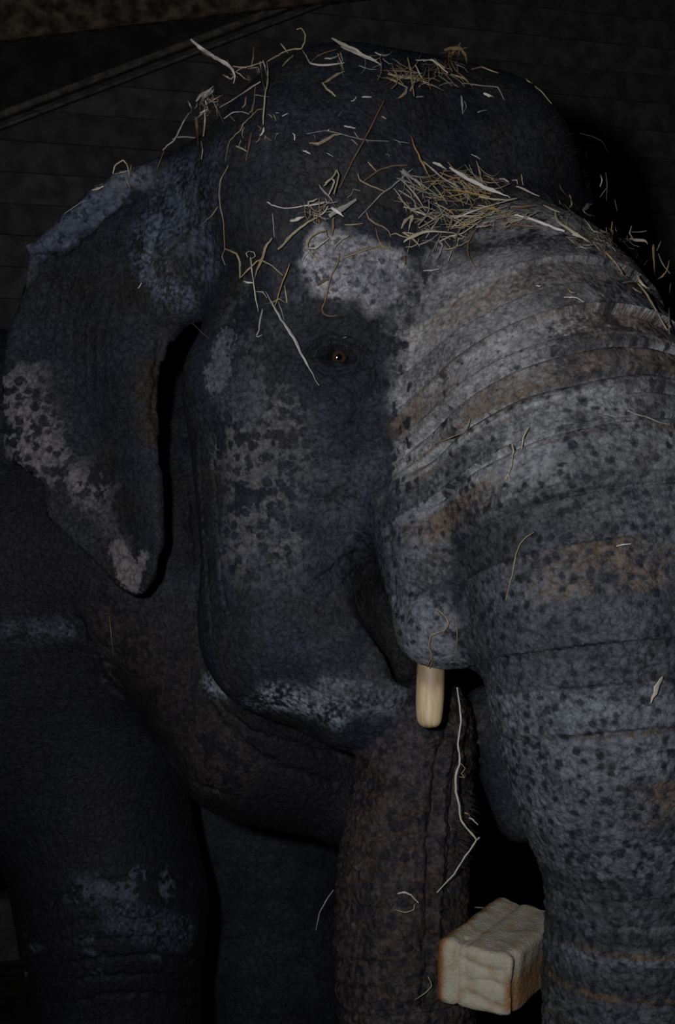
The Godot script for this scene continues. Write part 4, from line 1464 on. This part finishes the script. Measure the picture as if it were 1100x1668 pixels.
	straw("long diagonal straw running down from the small brow heap", g, 1, 2.3, [453, 406, 470, 389, 485, 374, 502, 362, 522, 351], 0.010)
	straw("pale stub on the near side of the small brow heap", g, 0, 2.2, [472, 360, 485, 357, 496, 353], 0.010)
	straw("looped tuft standing at the top of the small brow heap", g, 1, 1.7, [527, 303, 537, 294, 545, 285, 548, 277, 552, 284, 549, 299, 544, 316], 0.024)
	straw("inner strand of the looped tuft on the small brow heap", g, 0, 1.4, [530, 298, 540, 291, 545, 296, 540, 308, 535, 318], 0.022)
	straw("grey strand leaning into the small brow heap from above", g, 3, 2.2, [519, 301, 529, 314, 540, 325, 547, 336], 0.016)
	straw("brown stub pointing down under the small brow heap", g, 2, 2.2, [543, 355, 543, 368, 540, 384], 0.006)
	straw("tiny brown stub next to the long diagonal straw", g, 2, 2.0, [518, 354, 521, 364], 0.006)
	straw("thin upright white bristle near the small brow heap", g, 3, 1.1, [444, 347, 446, 365, 447, 386], 0.003)
	straw("curled brown leaf forming a ring below the small brow heap", g, 1, 2.1, [502, 406, 501, 393, 510, 383, 524, 376, 531, 375, 533, 384, 537, 391, 547, 391], 0.008)
	straw("pale strand closing the curled ring on the brow", g, 0, 1.8, [503, 404, 514, 404, 526, 396, 536, 388], 0.008)
	straw("tan tail trailing from the curled ring on the brow", g, 1, 1.7, [502, 405, 508, 415, 516, 420, 524, 424], 0.004)
	straw("thin root-like tail left of the curled ring on the brow", g, 3, 1.0, [503, 411, 495, 419, 491, 430], 0.003)
	straw("slanting pale straw right of the curled ring", g, 0, 1.6, [545, 402, 555, 392, 568, 384], 0.006)
	straw("thin level strand beyond the slanting pale straw", g, 1, 1.1, [561, 366, 576, 366, 591, 364], 0.003)
	straw("small zigzag thread above the broad ribbed stub", g, 3, 1.0, [566, 322, 573, 316, 576, 308, 583, 310, 588, 311], 0.003)
	clump("short tangled bit of straw in the small heap on the brow", "bits in the small brow heap", 530, 26, 520, 342, 34, 16, 150, 45, 26, 0.02, [1, 0, 2, 3])

	g = "straw above the eye"
	straw("wavy root-like strand at the back end of the temple straw", g, 1, 1.9, [367, 405, 386, 414, 391, 428, 391, 440, 391, 454], 0.006)
	straw("thin rootlet hanging from the wavy temple strand", g, 1, 0.9, [366, 406, 362, 418, 367, 432], 0.004)
	straw("tan strand bent over in an arch across the pale upright stalk", g, 1, 1.9, [391, 453, 404, 439, 418, 426, 427, 424, 445, 434, 461, 449], 0.014)
	straw("thick pale stalk standing upright behind the eye", g, 5, 3.4, [408, 419, 410, 440, 414, 465, 418, 490, 421, 508], 0.008)
	straw("dark leafy strand leaning across the thick pale stalk", g, 1, 2.1, [443, 388, 432, 404, 426, 424, 418, 440, 415, 455], 0.012)
	straw("little curled rootlets on top of the thick pale stalk", g, 0, 1.0, [404, 419, 401, 413, 406, 409, 414, 411, 416, 418, 410, 421], 0.014)
	straw("short thick golden-brown stub leaning above the long stalk", g, 4, 2.9, [472, 430, 463, 452, 455, 475, 448, 498], 0.012)
	straw("long straight stalk pointing down past the eye", g, 5, 2.7, [433, 474, 443, 493, 455, 513, 467, 533, 478, 549, 490, 575, 504, 599, 520, 628], 0.010)
	straw("knotted bit across the top of the long stalk by the eye", g, 1, 2.0, [430, 495, 443, 493, 455, 488, 466, 494], 0.012)
	straw("short strand hanging from the golden-brown stub", g, 1, 1.7, [467, 493, 466, 481, 464, 466], 0.008)
	straw("thin grey strand running alongside the long stalk", g, 3, 1.2, [453, 490, 458, 504, 463, 521], 0.004)
	straw("grey-brown hooked strand below the thick pale stalk", g, 3, 1.7, [428, 503, 424, 520, 422, 538, 418, 549, 427, 546], 0.003)
	straw("short bleached stub left of the thick pale stalk", g, 5, 1.8, [397, 458, 404, 460, 412, 461], 0.006)
	straw("thin split end at the top of the long stalk", g, 0, 1.2, [418, 475, 428, 476, 435, 485], 0.006)
	straw("fine red-brown stick on the cheek edge in front of the ear", g, 6, 1.1, [313, 525, 327, 540, 341, 552], 0.005)
	straw("tan curved strand lying over the pale brow patch", g, 1, 2.1, [560, 420, 576, 413, 600, 405, 618, 402, 635, 405], 0.004)
	straw("folded end of the tan strand over the brow patch", g, 1, 1.8, [618, 394, 622, 400, 635, 405], 0.004)
	straw("brown stem hanging down the pale brow patch to a hook", g, 2, 1.3, [553, 412, 551, 426, 544, 441, 537, 456, 534, 472, 530, 490, 525, 502, 526, 509, 533, 514, 545, 515, 551, 512], 0.003)
	straw("small brown leaf on the stem above the eye", g, 2, 2.2, [517, 465, 525, 458, 536, 455], 0.005)
	straw("tiny pale fleck on the upper eyelid", g, 3, 0.8, [560, 550, 565, 549], 0.002)

	g = "straw in the heap across the forehead"
	straw("orange-brown thick stem slanting into the top of the main heap", g, 4, 2.4, [670, 220, 678, 243, 690, 268, 702, 291], 0.012)
	straw("brown curved strand arching left from the main heap", g, 2, 1.7, [592, 296, 606, 285, 622, 275, 642, 270, 664, 269], 0.006)
	straw("pale bent strand under the brown arching strand", g, 1, 1.5, [583, 283, 587, 294, 605, 303, 629, 312], 0.004)
	straw("short tan splinter crossing the brown arching strand", g, 1, 1.2, [599, 264, 606, 271, 613, 279], 0.008)
	straw("long grey stem with a joint slanting left of the main heap", g, 3, 1.8, [672, 275, 655, 290, 640, 303, 620, 318, 605, 334, 584, 356], 0.006)
	straw("longest bright straw along the top of the main heap", g, 5, 2.7, [733, 273, 755, 287, 775, 298, 795, 308, 815, 315, 831, 322], 0.030)
	straw("white-tipped straw at the very top of the main heap", g, 5, 2.0, [705, 264, 715, 268, 728, 276], 0.026)
	straw("thin pale straw slanting under the white-tipped one", g, 0, 1.5, [690, 263, 705, 276, 722, 290, 747, 304], 0.022)
	straw("broad grey-green blade at the near top of the main heap", g, 3, 2.7, [655, 278, 671, 289, 690, 302, 703, 312], 0.014)
	straw("thin dark-edged straw falling down the near side of the main heap", g, 3, 1.3, [658, 296, 672, 312, 684, 328, 694, 344], 0.012)
	straw("thin straw second down the near side of the main heap", g, 1, 1.2, [652, 292, 668, 306, 680, 320, 690, 336], 0.010)
	straw("thick golden straw level through the upper half of the main heap", g, 4, 2.8, [722, 309, 745, 311, 770, 315, 798, 321], 0.024)
	straw("pale thick straw continuing to the pointed far end of the heap", g, 0, 2.4, [780, 320, 805, 325, 825, 326, 843, 323], 0.028)
	straw("pink-brown thin straw in the middle gap of the main heap", g, 6, 1.4, [709, 322, 730, 327, 750, 328, 770, 335], 0.012)
	straw("level pale strand low on the near side of the main heap", g, 0, 1.6, [657, 337, 675, 341, 690, 337, 704, 341], 0.006)
	straw("pale straw rising to the right in the lower half of the heap", g, 5, 2.4, [740, 356, 765, 346, 790, 337, 815, 330, 841, 324], 0.026)
	straw("broad pale level straw at the centre of the lower heap", g, 0, 2.7, [732, 353, 758, 353, 786, 351], 0.024)
	straw("orange bent straw at the far side of the lower heap", g, 4, 2.3, [788, 341, 808, 341, 820, 345, 826, 352], 0.024)
	straw("orange-brown level straw sticking out on the far side", g, 2, 2.0, [832, 337, 851, 337, 873, 335], 0.014)
	straw("long pink-brown straw drooping onto the trunk root", g, 6, 1.7, [817, 357, 835, 365, 855, 368, 872, 369, 883, 374], 0.006)
	straw("thick pale straw leading to the far brow", g, 5, 2.5, [838, 350, 860, 355, 880, 362, 903, 371, 920, 377], 0.014)
	straw("forked pale straw pointing down the far brow", g, 0, 2.7, [905, 345, 908, 358, 915, 365, 935, 378, 950, 388, 959, 393], 0.012)
	straw("thin pale straw above the forked straw", g, 0, 1.5, [886, 334, 899, 341, 912, 346], 0.008)
	straw("folded pale blade shaped like a peak left of the main heap", g, 0, 2.2, [654, 372, 660, 360, 672, 351, 668, 364, 665, 378], 0.006)
	straw("pale straw curving along the lower edge of the main heap", g, 0, 2.1, [658, 394, 675, 383, 695, 377, 716, 377, 742, 380], 0.014)
	straw("tan straw slanting up through the lower edge of the main heap", g, 0, 1.8, [716, 394, 733, 385, 752, 381, 768, 370, 785, 358], 0.012)
	straw("tan blade standing upright in the lower heap", g, 1, 2.6, [730, 378, 735, 364, 739, 349], 0.018)
	straw("brown stem hanging onto the top of the trunk", g, 2, 1.7, [776, 372, 768, 385, 763, 396, 762, 409, 766, 421, 776, 437], 0.005)
	straw("tan level straw joined to the hanging brown stem", g, 1, 1.5, [715, 408, 735, 405, 752, 399, 765, 392], 0.006)
	straw("small pale leaf hanging below the main heap", g, 0, 3.2, [735, 409, 732, 419, 730, 427], 0.004)
	straw("bleached level fleck under the small pale leaf", g, 5, 1.3, [690, 441, 703, 440, 715, 438], 0.002)
	straw("thin pale thread beside the small pale leaf", g, 3, 0.9, [693, 428, 697, 418, 702, 408], 0.003)
	straw("tiny rusty stub above the eye side of the trunk", g, 2, 1.7, [659, 418, 660, 432], 0.003)
	straw("wavy root-like strand from the main heap towards the brow patch", g, 2, 1.7, [597, 345, 601, 356, 611, 364, 622, 368, 633, 376, 637, 386], 0.005)
	straw("second root-like strand winding under the near heap", g, 1, 1.5, [637, 382, 645, 380, 655, 385, 665, 387, 676, 392], 0.006)
	straw("thin brown strand dropping from the wavy root-like strand", g, 2, 1.3, [612, 370, 615, 385, 619, 394, 632, 402], 0.004)
	straw("pale thin straw on the dark forehead beyond the heap", g, 0, 1.7, [841, 303, 855, 309, 868, 315, 879, 320], 0.005)
	straw("pale leaf fleck on the forehead beyond the heap", g, 0, 2.1, [814, 291, 822, 292, 829, 297], 0.004)
	straw("hooked pale strand above the thin straw on the forehead", g, 0, 1.2, [834, 294, 842, 293, 843, 300], 0.004)
	straw("upright thin strand on the forehead beyond the heap", g, 1, 1.3, [850, 284, 851, 293, 853, 302], 0.004)
	clump("short straw bit tangled in the upper half of the heap across the forehead", "tangle in the upper forehead heap", 540, 80, 740, 302, 75, 24, 25, 28, 46, 0.026, [1, 0, 2, 1, 4, 3])
	clump("short straw bit tangled in the lower half of the heap across the forehead", "tangle in the lower forehead heap", 541, 84, 770, 352, 90, 18, -8, 30, 44, 0.026, [0, 1, 0, 4, 3])
	clump("loose straw bit along the underside of the heap above the trunk", "loose bits under the forehead heap", 542, 24, 710, 388, 55, 18, -12, 45, 30, 0.010, [1, 0, 2, 3])
	clump("fine straw thread falling down the near side of the forehead heap", "fine threads on the near side of the heap", 543, 14, 675, 318, 22, 26, 58, 18, 44, 0.012, [1, 3, 2])

	g = "straw on the far brow"
	straw("brown wire-like straw standing off the far brow", g, 2, 1.3, [912, 300, 917, 312, 930, 325, 944, 341], 0.010)
	straw("pale folded leaf on the far brow", g, 0, 3.2, [950, 343, 958, 336, 966, 332], 0.010)
	straw("broad cream leaf under the folded leaf on the far brow", g, 0, 3.8, [951, 345, 960, 350, 970, 352], 0.012)
	straw("thin pale straw below the wire-like straw", g, 3, 1.3, [920, 333, 930, 344], 0.005)
	straw("thin white straw running down the far brow", g, 5, 1.2, [952, 357, 960, 367, 969, 379], 0.006)
	straw("red-brown long straw jutting out past the far brow", g, 6, 1.8, [978, 374, 995, 382, 1015, 388, 1028, 390], 0.020)
	straw("pale curled leaf at the outer tip beyond the far brow", g, 0, 2.4, [1026, 388, 1038, 391, 1050, 392, 1055, 398], 0.024)
	straw("thin pale hook rising from the curled outer leaf", g, 0, 1.3, [1029, 368, 1026, 380, 1031, 388], 0.026)
	straw("thin thread beside the pale hook beyond the brow", g, 3, 0.9, [1029, 378, 1042, 378, 1054, 376], 0.026)
	straw("short golden stub rising at the edge of the far brow", g, 4, 1.3, [998, 361, 996, 378], 0.012)
	straw("long brown straw draped over the far brow towards the trunk", g, 2, 1.5, [976, 409, 1000, 411, 1013, 414, 1028, 424, 1042, 436], 0.008)
	straw("tan straw following the upper outline of the trunk", g, 1, 1.8, [984, 408, 996, 420, 1007, 433, 1014, 446], 0.004)
	straw("thin straw crossing the far brow above the trunk outline", g, 3, 1.3, [1018, 427, 1030, 430, 1043, 436], 0.006)
	straw("pale knobbed straw lying on the dark far brow", g, 0, 2.2, [1039, 448, 1043, 458, 1050, 466, 1059, 471], 0.006)
	straw("long pale straw lying along the trunk outline near its top", g, 1, 1.6, [1040, 462, 1055, 481, 1066, 500, 1076, 519, 1087, 538], 0.003)
	straw("thick upright golden straw at the far edge", g, 4, 3.2, [1065, 398, 1066, 420, 1067, 442, 1069, 456], 0.016)
	straw("golden straw bent out from the thick upright one", g, 4, 2.4, [1069, 456, 1080, 450, 1087, 440, 1091, 424], 0.018)
	straw("grey thin straw crossing between the two golden ones", g, 3, 1.2, [1073, 413, 1080, 430, 1092, 446], 0.016)
	straw("fine twig rising behind the thick upright golden straw", g, 1, 1.0, [1070, 408, 1074, 400, 1077, 393], 0.016)
	straw("broad pale stalk standing at the outer edge of the trunk", g, 0, 3.4, [1093, 462, 1091, 490, 1089, 520, 1091, 545], 0.008)
	straw("bleached curved chip beyond the side of the head", g, 5, 1.4, [978, 304, 981, 293, 979, 285], 0.006)
	straw("forked brown twig beyond the side of the head", g, 6, 1.3, [987, 281, 989, 300, 988, 327], 0.006)
	straw("pale arm of the forked twig beyond the head", g, 1, 1.2, [978, 321, 984, 312, 990, 305], 0.008)
	straw("single grey splinter furthest out beside the head", g, 3, 1.2, [1002, 326, 1004, 335, 1006, 344], 0.006)
	straw("fine red thread sticking out from the back of the dome", g, 6, 0.8, [945, 217, 965, 222, 982, 231, 991, 249], 0.004)
	straw("tan twig lying on the far dome edge", g, 1, 1.6, [872, 140, 885, 152, 899, 169], 0.004)
	straw("curled crumb of straw on the far dome skyline", g, 1, 1.8, [857, 128, 862, 133, 868, 136], 0.004)
	straw("pale thin bristle on the edge of the far dome", g, 3, 1.0, [955, 247, 957, 259], 0.004)
	clump("short straw bit caught between the far brow and the trunk", "bits on the far brow ledge", 550, 40, 985, 392, 55, 14, 42, 35, 28, 0.014, [1, 2, 0, 3])
	clump("thin straw bit on the dark slope of the far brow", "bits on the far brow slope", 551, 12, 1035, 445, 22, 30, 50, 40, 22, 0.006, [1, 3, 6])
	clump("small straw crumb on the forehead beside the far brow", "crumbs beside the far brow", 552, 12, 930, 350, 36, 26, 50, 40, 18, 0.004, [3, 1, 6])

	g = "straw on the trunk"
	straw("tan folded leaf on the near side of the trunk", g, 1, 2.1, [714, 720, 735, 712, 748, 707, 759, 700], 0.004)
	straw("thin tip of the folded leaf on the trunk", g, 1, 1.1, [757, 700, 763, 692, 766, 682], 0.004)
	straw("pale and yellow stub upright on the trunk folds", g, 0, 2.4, [835, 724, 836, 736, 835, 748], 0.006)
	straw("yellow lower half of the upright stub on the trunk", g, 4, 2.3, [835, 748, 834, 760, 829, 773], 0.006)
	straw("tiny forked foot under the yellow stub", g, 0, 1.4, [823, 782, 828, 773, 831, 783], 0.005)
	straw("thin bent thread right of the upright stub", g, 0, 1.2, [850, 732, 853, 712, 858, 702, 862, 695], 0.004)
	straw("grey level twig on the trunk near the outer edge", g, 3, 1.0, [976, 677, 990, 676, 1002, 679, 1026, 678], 0.004)
	straw("grey twig crossing the level one and running outwards", g, 3, 1.4, [1022, 669, 1040, 676, 1056, 680, 1075, 688, 1092, 692], 0.004)
	straw("bent white thread high on the trunk", g, 5, 1.2, [919, 484, 930, 484, 940, 485, 952, 492], 0.003)
	straw("tiny white fleck above the bent white thread", g, 5, 1.6, [872, 465, 881, 466], 0.003)
	straw("small yellow crumb next to the bent white thread", g, 1, 1.3, [925, 470, 931, 476, 938, 477], 0.003)
	straw("long thin tan thread upright on the freckled trunk", g, 1, 1.2, [870, 867, 856, 876, 848, 886, 841, 902, 835, 935, 828, 962, 824, 978], 0.003)
	straw("bright thin chip on the freckled trunk near the edge", g, 5, 1.1, [1005, 890, 1015, 887, 1028, 886], 0.003)
	straw("broad pale chip low on the outer trunk", g, 0, 3.2, [1080, 1102, 1070, 1121, 1061, 1145], 0.004)
	straw("tan string winding over the lip down to the tusk", g, 1, 1.6, [709, 991, 717, 996, 727, 1006, 731, 1016, 724, 1027, 712, 1031, 703, 1035, 699, 1047, 701, 1060, 705, 1073, 701, 1088, 697, 1098], 0.003)
	straw("second short string beside the winding one at the tusk", g, 1, 1.0, [703, 1072, 697, 1084, 693, 1096], 0.004)
	straw("thin upright thread on the lip right of the winding string", g, 1, 1.0, [742, 1005, 744, 1020, 745, 1040, 743, 1065], 0.003)
	straw("grey curled wisp on the pinkish curled trunk", g, 0, 1.6, [648, 1456, 659, 1453, 669, 1458, 682, 1471], 0.006)
	straw("thin loop hanging under the grey curled wisp", g, 1, 0.9, [676, 1472, 674, 1482, 660, 1486, 644, 1482], 0.004)
	straw("thin hooked straw left of the loaf", g, 1, 1.2, [698, 1590, 703, 1606, 692, 1618, 676, 1628], 0.004)
	straw("single yellow straw stuck upright to the neck below the ear", "", 4, 2.4, [178, 1003, 181, 1030, 185, 1071], 0.004)
	straw("lone curved pale straw hanging against the dark chest", "", 5, 1.7, [543, 1450, 531, 1468, 520, 1488, 515, 1515], 0.004)

	g = "straw hanging from the mouth"
	var hang := func(px: Array, d0: float, d1: float) -> PackedVector3Array:
		var p := PackedVector3Array()
		for i in px.size() / 2: p.append(at(px[i * 2], px[i * 2 + 1], lerpf(d0, d1, float(i) / (px.size() / 2 - 1))))
		return p
	stalk("long pale straw hanging zigzag from the mouth between trunk and chin", g, 5, 1.8, hang.call([745, 1120, 749, 1150, 751, 1176, 746, 1212, 749, 1232, 748, 1246, 742, 1264, 743, 1290, 748, 1312, 751, 1336, 765, 1354, 776, 1368, 758, 1395, 740, 1424, 712, 1454], 0.055, 0.065))
	stalk("small bent side twig on the long hanging straw", g, 1, 0.9, hang.call([750, 1243, 758, 1251, 752, 1260, 757, 1267, 748, 1265], 0.057, 0.057))
	stalk("stub at the elbow of the long hanging straw", g, 3, 1.6, hang.call([776, 1368, 782, 1364], 0.061, 0.061))
	stalk("golden splinter lit in the dark gap beside the hanging straw", g, 4, 2.0, hang.call([757, 1324, 764, 1326, 767, 1333], 0.03, 0.03))
	stalk("bright chip under the golden splinter in the gap", g, 5, 1.5, hang.call([764, 1332, 771, 1335, 779, 1344], 0.03, 0.03))
	stalk("thin pale straw lying level behind the loaf", "", 3, 0.9, hang.call([762, 1478, 780, 1478, 800, 1480, 830, 1482], -0.10, -0.12))
	straw_litter()
